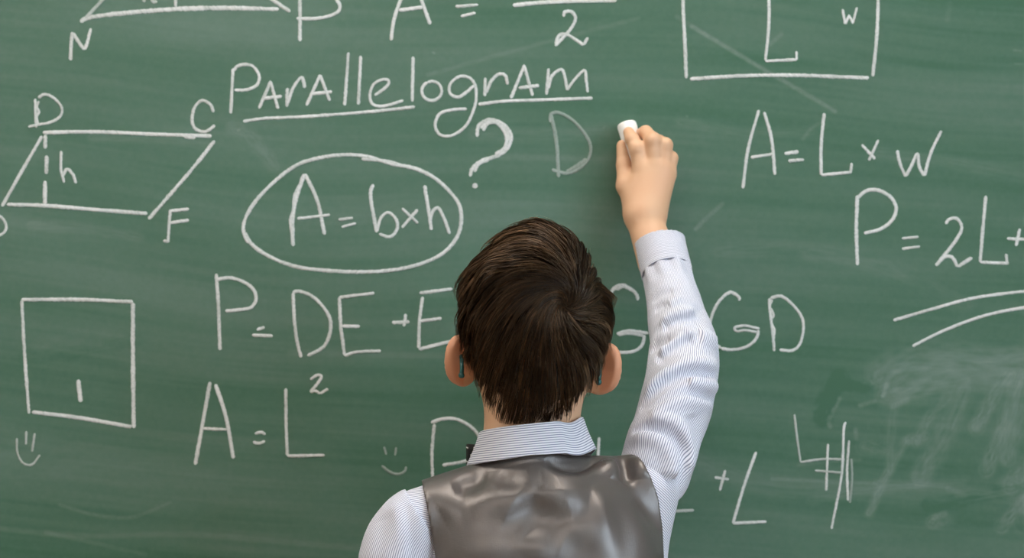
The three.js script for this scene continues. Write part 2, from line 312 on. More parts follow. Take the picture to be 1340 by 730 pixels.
// glyph(name, tone, width px, strokes): a stroke is 'c' (curve) or 'l' (straight pieces) and its pixels
function glyph(name, tone, w, ...strokes) {
  mesh(name, mergeGeometries(strokes.map(([kind, ...pts]) => { const ww = typeof pts[0] === 'number' ? pts.shift() : w; return ribbon(pts, ww, kind === 'c', COVER[tone]); })), chalkMat, scrawl);
}
figure('chalk_triangle', 'chalk triangle with its height, cut by the top of the view');
glyph('chalk_line', 'w', 5.5, ['c', [105, 29], [112, 24.5], [214, 13], [289, 10.5], [365, 12]]);
glyph('chalk_line', 'g', 4.5, ['l', [112, 24], [134, 0], [221, -91]]);
glyph('chalk_line', 'w', 4.5, ['l', [380, 15.5], [357, 0], [221, -91]]);
glyph('chalk_dash', 'w', 4, ['l', [229, -14], [230, 9]]); glyph('chalk_dash', 'w', 4, ['l', [226, -52], [227, -28]]);
glyph('chalk_letter', 'g', 4, ['c', [186, -24], [187, -8], [189, 3]], ['c', [188, -4], [194, -11], [198, -6], [200, 2], [206, 2.5]]);
glyph('chalk_letter', 'w', 4.5, ['c', [92.5, 79], [93, 60], [94.5, 42]], ['l', [95, 43], [110, 65]], ['c', [110, 65], [113, 60], [119, 37]]);
figure('chalk_letter_p', 'chalk letter P at the upper edge beside the triangle');
glyph('chalk_letter', 'w', 4.5, ['l', [392.5, -24], [392.5, 54]], ['c', [393, -22], [415, -24], [433, -12], [441, 0], [445, 8], [442.5, 15], [429, 21.5], [408, 24.5], [388, 24]]);
figure('chalk_formula', 'chalk fraction A = over 2 at the upper edge');
glyph('chalk_letter', 'w', 4.5, ['c', [538, -40], [526, -5], [516, 24], [511.5, 53]], ['l', [539, -40], [551.5, 0], [563, 32]], ['l', [522, 13.5], [553, 9.5]]);
glyph('chalk_equals', 'w', 3.6, ['l', [596, 8.5], [626, 6.5]], ['l', [603, 21.5], [622.5, 17]]);
glyph('chalk_line', 'w', 5, ['c', [671, 7], [700, 4], [749, 1.5], [807, 0.5]]);
glyph('chalk_digit', 'w', 4, ['c', [737.5, 22], [739, 16], [747, 15], [753, 22], [750, 33], [737, 49], [726.5, 60]], ['c', [727, 58], [732, 46], [741, 45], [752, 51], [763.5, 59]], ['l', [763.5, 59], [769.5, 49]]);
figure('chalk_word', 'underlined chalk word Parallelogram');
glyph('chalk_letter', 'w', 4, ['l', [305, 89.5], [302, 148.5]], ['c', [306, 93], [310, 87], [319, 84.5], [331, 87], [339, 99], [337, 110], [325, 117], [307, 118]]);
glyph('chalk_letter', 'w', 4, ['l', [339, 142], [354, 107], [364, 142.5]], ['l', [342.5, 129], [369, 126]]);
glyph('chalk_letter', 'w', 4, ['l', [376, 115], [375.5, 140]], ['c', [376, 136], [384.5, 113.5], [395, 101.5], [399, 115]]);
glyph('chalk_letter', 'w', 4, ['l', [401, 138], [419, 98.5], [431.5, 132]], ['l', [405.5, 123], [434.5, 120]]);
glyph('chalk_letter', 'w', 4, ['l', [456, 68.5], [451, 138]]); glyph('chalk_letter', 'w', 4, ['l', [472, 73], [469, 137]]);
glyph('chalk_letter', 'w', 3.8, ['c', [490.5, 125], [508, 110.5], [508, 105], [501, 104], [489, 110.5], [484, 125.5], [487.5, 136], [499.5, 139], [528, 131.5]]);
glyph('chalk_letter', 'w', 4.2, ['l', [540.5, 74], [539.5, 133]]);
glyph('chalk_letter', 'w', 3.8, ['c', ...Array.from({ length: 13 }, (_, i) => [565 + 13 * Math.cos(i * Math.PI / 6 - 2), 119 + 12.5 * Math.sin(i * Math.PI / 6 - 2)])]);
glyph('chalk_letter', 'w', 3.8, ['c', [620, 112], [610, 121], [599, 127], [589, 122], [589, 110.5], [602, 100], [616, 103], [622, 113], [623, 130], [620, 143], [610, 164], [590.5, 177.5], [575.5, 176], [569.5, 164], [575.5, 149], [593, 143.5], [611, 142.5]]);
glyph('chalk_letter', 'w', 4, ['l', [635, 101.5], [634.5, 126]], ['c', [636, 122], [644, 104.5], [653, 97], [660.5, 98], [664.5, 110.5]]);
glyph('chalk_letter', 'w', 4, ['l', [668.5, 128.5], [686, 86], [697, 125.5]], ['l', [678.5, 115], [705.5, 112]]);
glyph('chalk_letter', 'w', 3.8, ['l', [715, 124], [718, 89.5]], ['c', [717.5, 116], [723, 98.5], [735, 91], [739, 100], [742, 118]], ['c', [742, 118], [752, 104], [765, 92], [767, 104], [769, 121]]);
glyph('chalk_underline', 'w', 4, ['c', [318, 159], [341, 155.5], [400, 152.5], [480, 146.5], [543, 140]]); glyph('chalk_underline', 'w', 4, ['c', [626, 136.5], [659, 132.5], [700, 131], [775.5, 128.5]]);
figure('chalk_parallelogram', 'chalk parallelogram with dashed height marked h');
glyph('chalk_letter', 'w', 3.6, ['c', [46, 129], [46.5, 148], [47.5, 167]], ['c', [51, 132], [48, 140], [51, 146], [48, 152], [50, 164]], ['c', [50, 128], [59, 123.5], [72, 129.5], [81, 141.5], [79, 152], [66, 160], [50, 163], [37, 166]]);
glyph('chalk_letter', 'w', 4, ['c', [279.5, 147], [275.5, 137], [265, 131.5], [256, 138.5], [251.5, 153.5], [254.5, 167], [268, 172.5], [281.5, 164]]);
glyph('chalk_letter', 'w', 3.8, ['c', [80, 197.5], [80, 221.5], [84, 239]], ['c', [82, 230.5], [87.5, 221.5], [95, 227.5], [99.5, 240]]);
glyph('chalk_letter', 'w', 3.8, ['l', [223, 274], [220, 316], [213.5, 315]], ['l', [223, 276], [247.5, 273.5]], ['l', [222.5, 291.5], [247.5, 288]]);
glyph('chalk_letter', 'w', 3.6, ['c', [-13, 281], [0, 283], [7.5, 292], [7.5, 301], [0, 307.5], [-13, 309]], ['l', [-13, 280], [-12, 310]]);
glyph('chalk_line', 'w', 4.6, ['c', [56, 173.5], [120, 172.5], [211, 176], [277, 178]], ['l', [241, 179], [256, 180]]);
glyph('chalk_line', 'w', 4.4, ['c', [55, 178], [30, 221.5], [2.5, 270]]); glyph('chalk_line', 'w', 4.8, ['c', [9, 267.5], [60, 269], [120.5, 274], [193, 279.5]]); glyph('chalk_line', 'w', 4.6, ['c', [281, 184], [256, 215.5], [194.5, 287]]);
for (const d of [[[59.5, 176], [59, 194.5]], [[61, 203.5], [60.5, 227.5]], [[59, 236.5], [59, 266.5]]]) glyph('chalk_dash', 'w', 5, ['l', ...d]);
figure('chalk_formula_circled', 'chalk formula A = b x h inside a chalk oval');
glyph('chalk_oval', 'w', 4.6, ['c', [325, 318], [318.8, 303], [319.5, 291], [330, 269.5], [357, 239.5], [390.5, 215], [426.5, 205], [457, 202.5], [481, 205], [511, 214], [541, 220], [565, 230.5], [586.5, 248.5], [601.5, 269.5], [603.5, 291], [597, 312], [577, 333], [541, 348], [496, 355], [435.5, 354.5], [384.5, 348], [348, 333], [329, 319], [320, 304]], ['c', 4, [473, 208], [495, 209.5], [512, 212], [526, 217]]);
glyph('chalk_letter', 'w', 4.6, ['c', [398, 227.5], [387.5, 260.5], [383, 291], [383.5, 322]], ['c', 4, [395, 238], [386, 255], [384, 275], [380, 288], [382, 305], [383, 318]], ['c', [399, 227.5], [414.5, 260.5], [425, 307]], ['l', 3.4, [389, 286], [432, 281]]);
glyph('chalk_equals', 'w', 3.4, ['l', [443, 287.5], [462, 285]], ['l', [447, 297], [466, 292]]);
glyph('chalk_letter', 'w', 4.6, ['c', [488.5, 241], [485, 251.5], [493, 304]], ['c', 4, [493, 303], [499, 284.5], [508, 278], [518.5, 287.5], [519.5, 300], [511, 309.5], [496, 306]]);
glyph('chalk_times', 'w', 3.8, ['l', [526, 272.5], [547, 292]], ['l', [546.5, 274], [526, 298]]);
glyph('chalk_letter', 'w', 4.4, ['c', [555.5, 242.5], [561, 275.5], [564.5, 301]], ['c', [562, 291], [567, 275.5], [573, 272], [580.5, 284.5], [588.5, 306]]);
figure('chalk_question_mark', 'thick chalk question mark under the word');
glyph('chalk_mark', 'w', 4.6, ['c', [624, 179], [627, 164], [640.5, 157], [658, 162], [669, 178], [664, 194], [650, 204], [629, 211], [618, 221], [615, 231]], ['c', [632, 171], [638, 162], [648, 160], [658, 169], [663, 181], [660, 194], [648, 202]], ['c', [629, 168], [640, 159], [652, 161], [663, 172], [666, 184]], ['c', 4, [621, 225], [626, 215], [640, 209]]);
glyph('chalk_dot', 'w', 7, ['l', [620, 240], [623, 246]]);
figure('chalk_letter_d', 'pale half rubbed out chalk letter D near the hand');
glyph('chalk_letter', 'f', 5, ['c', [721, 150], [728, 184], [731, 232]], ['c', 4, [720, 160], [721, 149.5], [729, 147], [747, 155.5], [766.5, 176.5], [773, 192], [770, 208], [757, 221], [743, 226.5], [722, 222]], ['c', 5, [768, 208], [755, 217], [741, 225]]);
figure('chalk_rectangle', 'chalk rectangle marked L and W');
glyph('chalk_line', 'w', 4.4, ['c', [893.5, -46], [893.7, 0], [896.5, 61.5], [898, 102.5]]); glyph('chalk_line', 'w', 4.6, ['c', [903, 103.5], [965.5, 99.5], [1034, 98.5], [1137, 102]]);
glyph('chalk_line', 'w', 4.4, ['c', [1149, -46], [1149, 0], [1147, 51.5], [1142, 100]]); glyph('chalk_line', 'w', 4.4, ['l', [892, -47], [1151, -48]]);
glyph('chalk_letter', 'w', 4, ['c', [1006, -20], [1006, 34], [1001.5, 79]], ['l', 3.6, [1001.5, 80], [1042.5, 78], [1042, 67]]);
glyph('chalk_letter', 'w', 3.2, ['l', [1102.5, 12], [1106, 31.5], [1111, 20.5], [1116, 30], [1121.5, 9.5]]);
figure('chalk_formula_area', 'chalk formula A = L x W');
glyph('chalk_letter', 'w', 4, ['c', [993, 144], [979, 195], [972, 246.5]], ['c', [1000, 146.5], [1009.5, 181.5], [1014, 229]], ['l', [982.5, 206], [1012, 201.5]]);
glyph('chalk_equals', 'w', 4.2, ['l', [1026.5, 201], [1045, 198.5]], ['l', [1031.5, 210.5], [1052, 209]]);
glyph('chalk_letter', 'w', 4, ['c', [1078.5, 148], [1074.5, 192], [1074.5, 229]], ['l', 3.6, [1074.5, 229], [1113, 225.5], [1114.5, 213]]);
glyph('chalk_times', 'w', 3.6, ['l', [1127.5, 189], [1145, 208]], ['l', [1149.5, 183], [1137, 210]]);
glyph('chalk_letter', 'w', 4, ['c', [1174, 196.5], [1178, 215], [1185, 231]], ['c', [1185, 231], [1193, 216], [1200.5, 201], [1203, 218], [1209.5, 230]], ['c', [1209.5, 230], [1218, 200], [1232, 171]]);
figure('chalk_formula_perimeter', 'chalk formula P = 2L + above the double underline');
glyph('chalk_letter', 'w', 4.4, ['c', [1122, 255.5], [1120.5, 300.5], [1122, 347]], ['c', [1122, 259], [1134, 249.5], [1149.5, 249], [1166, 258.5], [1172.5, 272], [1168, 287], [1152.5, 299.5], [1130.5, 305]]);
glyph('chalk_equals', 'w', 3.4, ['l', [1180, 312], [1202, 310]], ['l', [1180, 325.5], [1204, 322.5]]);
glyph('chalk_digit', 'w', 4.2, ['c', [1237.5, 293], [1242, 287], [1252, 286], [1258.5, 297.5], [1252, 312.5], [1224.5, 347.5]], ['c', [1224.5, 347.5], [1236.5, 336], [1245.5, 336.5], [1253, 349]], ['l', [1253, 349], [1272, 337]]);
glyph('chalk_letter', 'w', 4.2, ['c', [1290, 256], [1286.5, 294.5], [1282.5, 343]], ['l', 3.8, [1282.5, 343], [1318, 344.5], [1316.5, 332]]);
glyph('chalk_plus', 'w', 3.8, ['l', [1317.5, 312], [1341, 313]], ['l', [1334.5, 299], [1329.5, 322]]);
glyph('chalk_underline', 'w', 3.8, ['c', [1169, 419], [1219, 404.5], [1271, 390.5], [1342, 381], [1385, 378]]); glyph('chalk_underline', 'w', 3.8, ['c', [1194, 453], [1234, 433], [1286.5, 413.5], [1342, 402], [1385, 397]]);
figure('chalk_formula_sides', 'long chalk formula P = DE + EF going on behind the boy');
glyph('chalk_letter', 'w', 4.4, ['c', [283, 358], [285.5, 394], [288, 458]], ['c', [284, 365.5], [300, 363.5], [319, 369], [332.5, 380], [335, 392.5], [328.5, 402], [314, 405], [295, 407]]);
glyph('chalk_equals', 'w', 4, ['l', [336, 431.5], [346.5, 428]], ['l', [330, 438.5], [357, 439.5]]);
glyph('chalk_letter', 'w', 4.2, ['c', [383.5, 383], [385, 415], [389, 447.5], [394, 467.5]], ['c', [383, 383], [389, 381], [405, 385.5], [421, 399], [432, 418], [432, 434], [424, 453], [402.5, 465.5]]);
glyph('chalk_letter', 'w', 4, ['c', [444, 388.5], [446, 426], [451, 465.5]], ['l', [444, 389], [490, 383.5]], ['l', [448, 426.5], [471, 427]], ['c', [451, 465.5], [464, 461], [498.5, 459]]);
glyph('chalk_plus', 'w', 4.2, ['l', [513, 422], [536, 421]], ['l', [531, 410.5], [528.5, 427]]);
glyph('chalk_letter', 'w', 4.2, ['c', [553, 388], [549, 420.5], [548, 455.5]], ['l', [549, 383.5], [592, 378]], ['l', [550, 420], [578, 416.5]], ['l', [548, 457], [600, 444]]);
glyph('chalk_letter', 'w', 4.6, ['c', [797, 392], [802, 379], [813, 373], [823.5, 377], [833, 385], [834.5, 393]], ['c', 4, [806, 379], [816, 375], [828, 380]], ['c', 4, [807, 437], [821, 433], [848.5, 436]], ['c', 4, [809, 438], [822, 436], [842, 439]], ['c', 4, [843, 438], [841, 450], [832, 458.5], [815, 461], [800, 458], [794, 440], [795, 405]]);
glyph('chalk_letter', 'w', 4, ['c', [943.5, 455.5], [931, 446], [928, 432], [932, 412], [940.5, 395], [951, 384.5], [957, 382.5], [967.5, 389.5], [967, 393.5]], ['c', [943.5, 455.5], [957, 457.5], [978, 453], [990, 442], [992.5, 431.5]], ['c', 3.2, [994, 430], [985, 428], [974, 426], [961, 429], [963.5, 433], [975, 432], [990, 434.5]]);
glyph('chalk_letter', 'w', 3.8, ['c', [1007, 390], [1007, 402], [1011, 433.5], [1013, 459.5]], ['c', 3.4, [1010.5, 392], [1007, 400], [1012, 412], [1009, 420], [1013, 432], [1012, 445], [1013.5, 454.5]], ['c', [1008, 390], [1022, 387.5], [1038.5, 400], [1050, 417], [1051, 433.5], [1045, 452.5], [1036.5, 458.5], [1020, 457.5]]);
figure('chalk_square', 'chalk square marked with a 1');
glyph('chalk_line', 'w', 4.6, ['c', [28, 392], [107, 392], [174, 395]]); glyph('chalk_line', 'w', 5.4, ['c', [174, 396], [174, 459], [175, 560]]); glyph('chalk_line', 'w', 4.2, ['c', [28.5, 393], [32, 459], [38, 541]]);
glyph('chalk_line', 'w', 5, ['c', [42, 539], [100, 546], [172.5, 558.5]]); glyph('chalk_digit', 'w', 5.4, ['l', [102.5, 496.5], [105.5, 526]]);
figure('chalk_smiley', 'chalk smiley face under the chalk square');
glyph('chalk_eye', 'g', 3, ['l', [34.5, 564], [34, 581.5]]); glyph('chalk_eye', 'g', 3, ['l', [45.5, 566.5], [42, 591]]); glyph('chalk_mouth', 'g', 3, ['c', [22, 573], [23, 592.5], [30, 605.5], [41, 608], [52.5, 595]]);
figure('chalk_smiley', 'chalk smiley face beside the grey shoulder');
glyph('chalk_eye', 'f', 3, ['l', [502.5, 584], [505.5, 595]]); glyph('chalk_eye', 'f', 3, ['l', [518.5, 585], [517, 596]]); glyph('chalk_mouth', 'f', 3.2, ['c', [499.5, 609], [511.5, 618], [522, 620], [530, 616], [531.5, 610]]);
figure('chalk_formula_square', 'chalk formula A = L squared');
glyph('chalk_letter', 'w', 4.8, ['l', [275, 499.5], [255.5, 608]], ['c', [282, 502.5], [295, 542.5], [305.5, 600]], ['l', 3.8, [266, 560.5], [297, 562]]);
glyph('chalk_equals', 'w', 3.8, ['c', [333.5, 567.5], [341.5, 565.5], [347.5, 568.5]], ['c', [331, 578], [338.5, 580], [347, 577]]);
glyph('chalk_letter', 'w', 4.2, ['c', [374, 508], [374.5, 554.5], [376, 596]], ['l', 3.8, [376, 596.5], [425, 595.5]]);
glyph('chalk_digit', 'w', 3.6, ['c', [406, 496.5], [416, 490.5], [420.5, 492], [416, 501], [406, 513]], ['c', [406, 513], [413, 511.5], [419, 515]], ['l', [419, 515], [429.5, 508.5]]);
figure('chalk_formula_hidden', 'chalk formula beginning with P, mostly hidden by the boy');
glyph('chalk_letter', 'w', 4.2, ['c', [564, 553], [577, 548.5], [595, 548], [613, 556], [625, 568], [629, 582], [621, 596], [609, 603], [579, 608.5]], ['c', [568.5, 554.5], [565.5, 587.5], [566, 622], [567, 645]]);
glyph('chalk_letter', 'w', 3.6, ['l', [784, 572], [780, 640]]);
glyph('chalk_line', 'g', 3.6, ['l', [870, 669], [908, 667.5]]);
glyph('chalk_plus', 'w', 3.4, ['l', [935, 624.5], [954, 627]], ['l', [949, 615], [942, 642]]);
glyph('chalk_letter', 'w', 3.8, ['c', [989.5, 591], [974, 634.5], [959, 684.5]], ['l', [959, 684.5], [1003, 682.5]]);
figure('chalk_scribble', 'struck out chalk letters beside the finger smears');
glyph('chalk_letter', 'g', 2.8, ['c', [1039.5, 542], [1043, 572], [1047.5, 604.5]], ['c', [1047.5, 604.5], [1078, 600.5], [1105.5, 601]]);
glyph('chalk_line', 'w', 3, ['l', [1083.5, 580.5], [1081, 642]]); glyph('chalk_line', 'g', 3, ['l', [1066.5, 615.5], [1101.5, 618.5]]);
glyph('chalk_line', 'w', 3.2, ['c', [1107, 552], [1105, 556], [1101.5, 619], [1088, 692]]); glyph('chalk_line', 'w', 3, ['c', [1111, 576], [1108.5, 615], [1109.5, 655]]); glyph('chalk_line', 'f', 3, ['c', [1114, 600], [1115, 625], [1112, 658]]);

// ------------------------------------------------------------------ the boy
const boy = group('person'); boy.position.set(0.02, 0, 0.36);
tag(boy, 'boy in grey satin waistcoat and striped shirt reaching up to the chalkboard', 'person');
const worn = (name, geometry, material, parent = boy, label) => { geometry.translate(-0.02, 0, -0.36); return mesh(name, geometry, material, parent, label); };

// ---- torso and arms as fields
const TL = [P(640, 650, 0.365), P(550, 678, 0.385)], TRt = [P(750, 644, 0.36), P(822, 646, 0.335)];
const CH = P(705, 735, 0.352), WAIST = [CH[0], 0.70, 0.35], NECK0 = P(698, 505, 0.33), NECK1 = P(694, 625, 0.352);
function torso(x, y, z) {
  let d = ell(x, y, z, [CH[0], CH[1] - 0.06, CH[2]], [0.128, 0.135, 0.088]);
  d = smin(d, cap(x, y, z, [CH[0] - 0.045, CH[1], CH[2] + 0.01], [WAIST[0] - 0.03, 0.62, WAIST[2]], 0.078, 0.078), 0.03);
  d = smin(d, cap(x, y, z, [CH[0] + 0.045, CH[1], CH[2] + 0.01], [WAIST[0] + 0.03, 0.62, WAIST[2]], 0.078, 0.078), 0.03);
  d = smin(d, cap(x, y, z, TL[0], TL[1], M(42, 0.37), M(41, 0.385)), 0.02);
  d = smin(d, cap(x, y, z, TRt[0], TRt[1], M(43, 0.36), M(44, 0.335)), 0.02);
  d = smin(d, cap(x, y, z, P(650, 705, 0.39), P(765, 700, 0.38), 0.048, 0.048), 0.02);   // shoulder blades
  d = smin(d, cap(x, y, z, P(694, 618, 0.362), P(700, 660, 0.372), 0.044, 0.055), 0.02);                // base of the neck
  d = smin(d, cap(x, y, z, P(850, 645, 0.334), P(818, 790, 0.345), M(40, 0.33), M(40, 0.34)), 0.02);   // side under the raised arm
  return d;
}
const armPath = new THREE.CatmullRomCurve3([[838, 668, 0.335], [852, 632, 0.325], [868, 580, 0.295], [886, 522, 0.245], [895, 462, 0.19], [886, 415, 0.15], [877, 375, 0.115], [866, 330, 0.085], [862, 312, 0.075]].map(q => new THREE.Vector3(...P(...q))), false, 'catmullrom', 0.5);
const armR = [46, 47, 48, 48, 46, 39, 33, 31.5, 31], armZ = [0.335, 0.325, 0.295, 0.245, 0.19, 0.15, 0.115, 0.085, 0.075].map((z, i) => M(armR[i], z));
function makeAxis(curve, radii, n = 72) {
  const p = [], fr = [], r = []; let u = new THREE.Vector3(1, 0, 0);
  for (let i = 0; i <= n; i++) {
    const t = i / n, q = curve.getPoint(t), T = curve.getTangent(t); p.push([q.x, q.y, q.z]);
    u.addScaledVector(T, -u.dot(T)).normalize(); const w = new THREE.Vector3().crossVectors(T, u); fr.push([u.toArray(), w.toArray(), T.toArray()]);
    const k = t * (radii.length - 1), a = Math.min(radii.length - 2, Math.floor(k)); r.push(lerp(radii[a], radii[a + 1], k - a));
  }
  return (x, y, z) => {
    let best = 1e9, bi = 0, bt = 0;
    for (let i = 0; i < n; i++) {
      const A = p[i], C = p[i + 1], bx = C[0] - A[0], by = C[1] - A[1], bz = C[2] - A[2], ax = x - A[0], ay = y - A[1], az = z - A[2];
      const t = clamp((ax * bx + ay * by + az * bz) / (bx * bx + by * by + bz * bz), 0, 1), d = (ax - bx * t) ** 2 + (ay - by * t) ** 2 + (az - bz * t) ** 2;
      if (d < best) { best = d; bi = i; bt = t; }
    }
    const A = p[bi], C = p[bi + 1], o = [x - lerp(A[0], C[0], bt), y - lerp(A[1], C[1], bt), z - lerp(A[2], C[2], bt)];
    const f = fr[bi], dot = v => o[0] * v[0] + o[1] * v[1] + o[2] * v[2];
    const past = bi === n - 1 && bt === 1 ? dot(fr[n][2]) : bi === 0 && bt === 0 ? -dot(fr[0][2]) : -1;
    return { d: Math.sqrt(best), s: (bi + bt) / n, ang: Math.atan2(dot(f[1]), dot(f[0])), r: lerp(r[bi], r[bi + 1], bt), past };
  };
}
const armAxis = makeAxis(armPath, armZ);
const S_CUFF = 0.80;                                // where the cuff band begins along the sleeve
const armBase = (x, y, z) => { const a = armAxis(x, y, z); return Math.max(a.d - a.r, a.past); };
const armFolds = folds(armBase, [
  [-0.0045, 0.006, [866, 430], [886, 419], [914, 416]], [0.003, 0.007, [864, 422], [886, 410], [912, 406]], [-0.006, 0.005, [852, 455], [862, 448], [875, 443]], [-0.004, 0.008, [858, 474], [880, 455], [906, 442]], [0.003, 0.008, [860, 463], [884, 447], [904, 434]],
  [-0.0095, 0.005, [834, 538], [848, 520], [869, 502], [902, 487], [930, 488]], [0.004, 0.008, [842, 518], [868, 492], [902, 477], [936, 478]],
  [-0.007, 0.0045, [846, 532], [880, 516], [909, 515], [936, 523]], [0.003, 0.008, [850, 544], [880, 528], [909, 525], [934, 532]], [0.004, 0.008, [900, 500], [936, 505]],
  [-0.0105, 0.0055, [832, 562], [858, 560], [880, 572], [892, 590], [893, 615], [886, 645]], [0.005, 0.009, [828, 572], [852, 572], [872, 584], [882, 604], [880, 626]], [0.004, 0.008, [845, 551], [866, 549], [890, 560], [903, 585], [902, 615]],
  [-0.003, 0.004, [852, 392], [866, 383], [880, 380]], [-0.003, 0.004, [856, 404], [868, 396]], [0.002, 0.006, [874, 398], [890, 390]], [-0.004, 0.007, [925, 400], [912, 410], [905, 425]], [0.003, 0.01, [915, 440], [935, 445]],
  [-0.003, 0.01, [905, 540], [915, 565], [908, 590]],
]);
function sleeveR(x, y, z) {
  const a = armAxis(x, y, z); let d = a.d - a.r + 0.016 * (1 - sstep(0.0, 0.17, a.s));
  if (Math.abs(d) < 0.02) d -= 2.9 * armFolds(x, y, z) + 0.0012 * noise3(x * 40, y * 40, z * 40) + 0.0012 * Math.sin(a.ang * 9 + a.s * 10) * sstep(0.70, 0.78, a.s);
  d = Math.max(d, a.past, (a.s - S_CUFF - 0.006) * 0.42);
  return d;
}
function cuffR(x, y, z) {
  const a = armAxis(x, y, z), t = (a.s - S_CUFF) / (0.955 - S_CUFF);
  const out = a.d - (a.r + 0.0012 + 0.0012 * t), d = Math.max(out, -(out + 0.003), (S_CUFF - 0.004 - a.s) * 0.42, (a.s - 0.955) * 0.42, a.past);
  return d;
}
// left arm hangs down
const armLPath = new THREE.CatmullRomCurve3([P(566, 668, 0.385), P(538, 690, 0.387), P(519, 735, 0.39), P(506, 860, 0.40), P(503, 960, 0.405), [-0.137, 0.62, 0.36], [-0.132, 0.545, 0.32]].map(q => new THREE.Vector3(...q)), false, 'catmullrom', 0.5);
const armLAxis = makeAxis(armLPath, [42, 47, 50, 46, 42, 38, 34].map(r => M(r, 0.39)));
const leftFolds = folds((x, y, z) => { const a = armLAxis(x, y, z); return Math.max(a.d - a.r, a.past); }, [[-0.003, 0.006, [530, 655], [536, 690], [545, 740]], [0.002, 0.007, [516, 655], [522, 690], [528, 740]], [-0.003, 0.008, [500, 672], [498, 700], [490, 745]]]);
function sleeveL(x, y, z) {
  const a = armLAxis(x, y, z); let d = a.d - a.r;
  if (Math.abs(d) < 0.02) d -= leftFolds(x, y, z) + 0.0012 * noise3(x * 40, y * 40, z * 40);
  return Math.max(d, a.past, (0.075 - a.s) * 0.6, (a.s - 0.93) * 0.5);
}
const cuffL = (x, y, z) => { const a = armLAxis(x, y, z), out = a.d - a.r - 0.0015; return Math.max(out, -(out + 0.003), (0.92 - a.s) * 0.5, a.past); };

// ---- head: its own frame, rolled a little and tilted back to look up at the chalk
const HC = P(700, 430, 0.335), ROLL = -3.2 * Math.PI / 180, PITCH = 13 * Math.PI / 180;
const headM = new THREE.Matrix4().makeRotationFromEuler(new THREE.Euler(PITCH, 0, ROLL, 'ZXY')).setPosition(...HC), headI = headM.clone().invert().elements;
const toHead = (x, y, z) => [headI[0] * x + headI[4] * y + headI[8] * z + headI[12], headI[1] * x + headI[5] * y + headI[9] * z + headI[13], headI[2] * x + headI[6] * y + headI[10] * z + headI[14]];
const fromHead = p => new THREE.Vector3(...p).applyMatrix4(headM).toArray();
function skull(x, y, z) {                           // head frame: x right, y up, z towards the back of the head
  let d = ell(x, y, z, [0, 0.012, 0.004], [0.069, 0.079, 0.084]);
  d = smin(d, ell(x, y, z, [0, -0.035, -0.030], [0.058, 0.072, 0.056]), 0.03);
  d = smin(d, cap(x, y, z, [-0.012, -0.090, -0.060], [0.012, -0.090, -0.060], 0.019, 0.019), 0.03);
  d = smin(d, ell(x, y, z, [0, 0.012, -0.072], [0.05, 0.02, 0.014]), 0.02);                              // brow
  const ax = Math.abs(x);
  d = smin(d, ell(ax, y, z, [0.034, -0.034, -0.066], [0.022, 0.018, 0.016]), 0.015);                      // cheeks
  d = Math.max(d, -(ell(ax, y, z, [0.029, -0.008, -0.098], [0.018, 0.011, 0.017])) * 0.9);                // sockets
  d = smin(d, cap(x, y, z, [0, 0.000, -0.083], [0, -0.032, -0.098], 0.006, 0.0085), 0.010);               // nose
  d = smin(d, ell(ax, y, z, [0.009, -0.035, -0.091], [0.006, 0.005, 0.006]), 0.005);
  d = smin(d, ell(ax, y, z, [0.029, -0.008, -0.0735], [0.0125, 0.0115, 0.0115]), 0.002);                  // eyes
  d = smin(d, ell(x, y, z, [0, -0.056, -0.0855], [0.018, 0.0045, 0.006]), 0.004); d = smin(d, ell(x, y, z, [0, -0.0655, -0.0835], [0.015, 0.005, 0.006]), 0.004);
  return d;
}
// ears: a flared shell with a rolled rim, back side towards the camera
function ears(x, y, z) {
  let best = 1e9;
  for (const s of [-1, 1]) {
    const X = s * x - 0.0765, Y = (y + 0.0385) / 0.86, Z = z - 0.006, c = Math.cos(0.62), n = Math.sin(0.62);
    const u = c * X - n * Z, w = n * X + c * Z;                             // u: outward across the ear's thickness, w: towards its free edge
    const tilt = w - 0.12 * Y, q = Math.hypot((tilt - 0.002) / 0.0185, (Y - 0.002) / (Y > 0.002 ? 0.0285 : 0.0265)), bowl = 0.004 * (1 - q * q);
    let e = Math.max(Math.abs(u + bowl + 0.002) - 0.0030, (q - 1) * 0.017);
    const rim = Math.hypot((q - 0.9) * 0.017, u + 0.001) - 0.0042; e = smin(e, rim, 0.005);
    e = smin(e, ell(X, Y, Z, [-0.006, -0.001, -0.006], [0.009, 0.018, 0.010]), 0.009);
    e = smin(e, ell(u, Y, tilt, [-0.001, -0.024, -0.003], [0.0045, 0.0075, 0.0075]), 0.006);
    best = Math.min(best, e);
  }
  return best;
}
function headField(x, y, z) {
  const q = toHead(x, y, z); let d = smin(skull(...q), ears(...q), 0.004);
  d = smin(d, cap(x, y, z, NECK0, NECK1, 0.0495, 0.051), 0.03);
  return d;
}
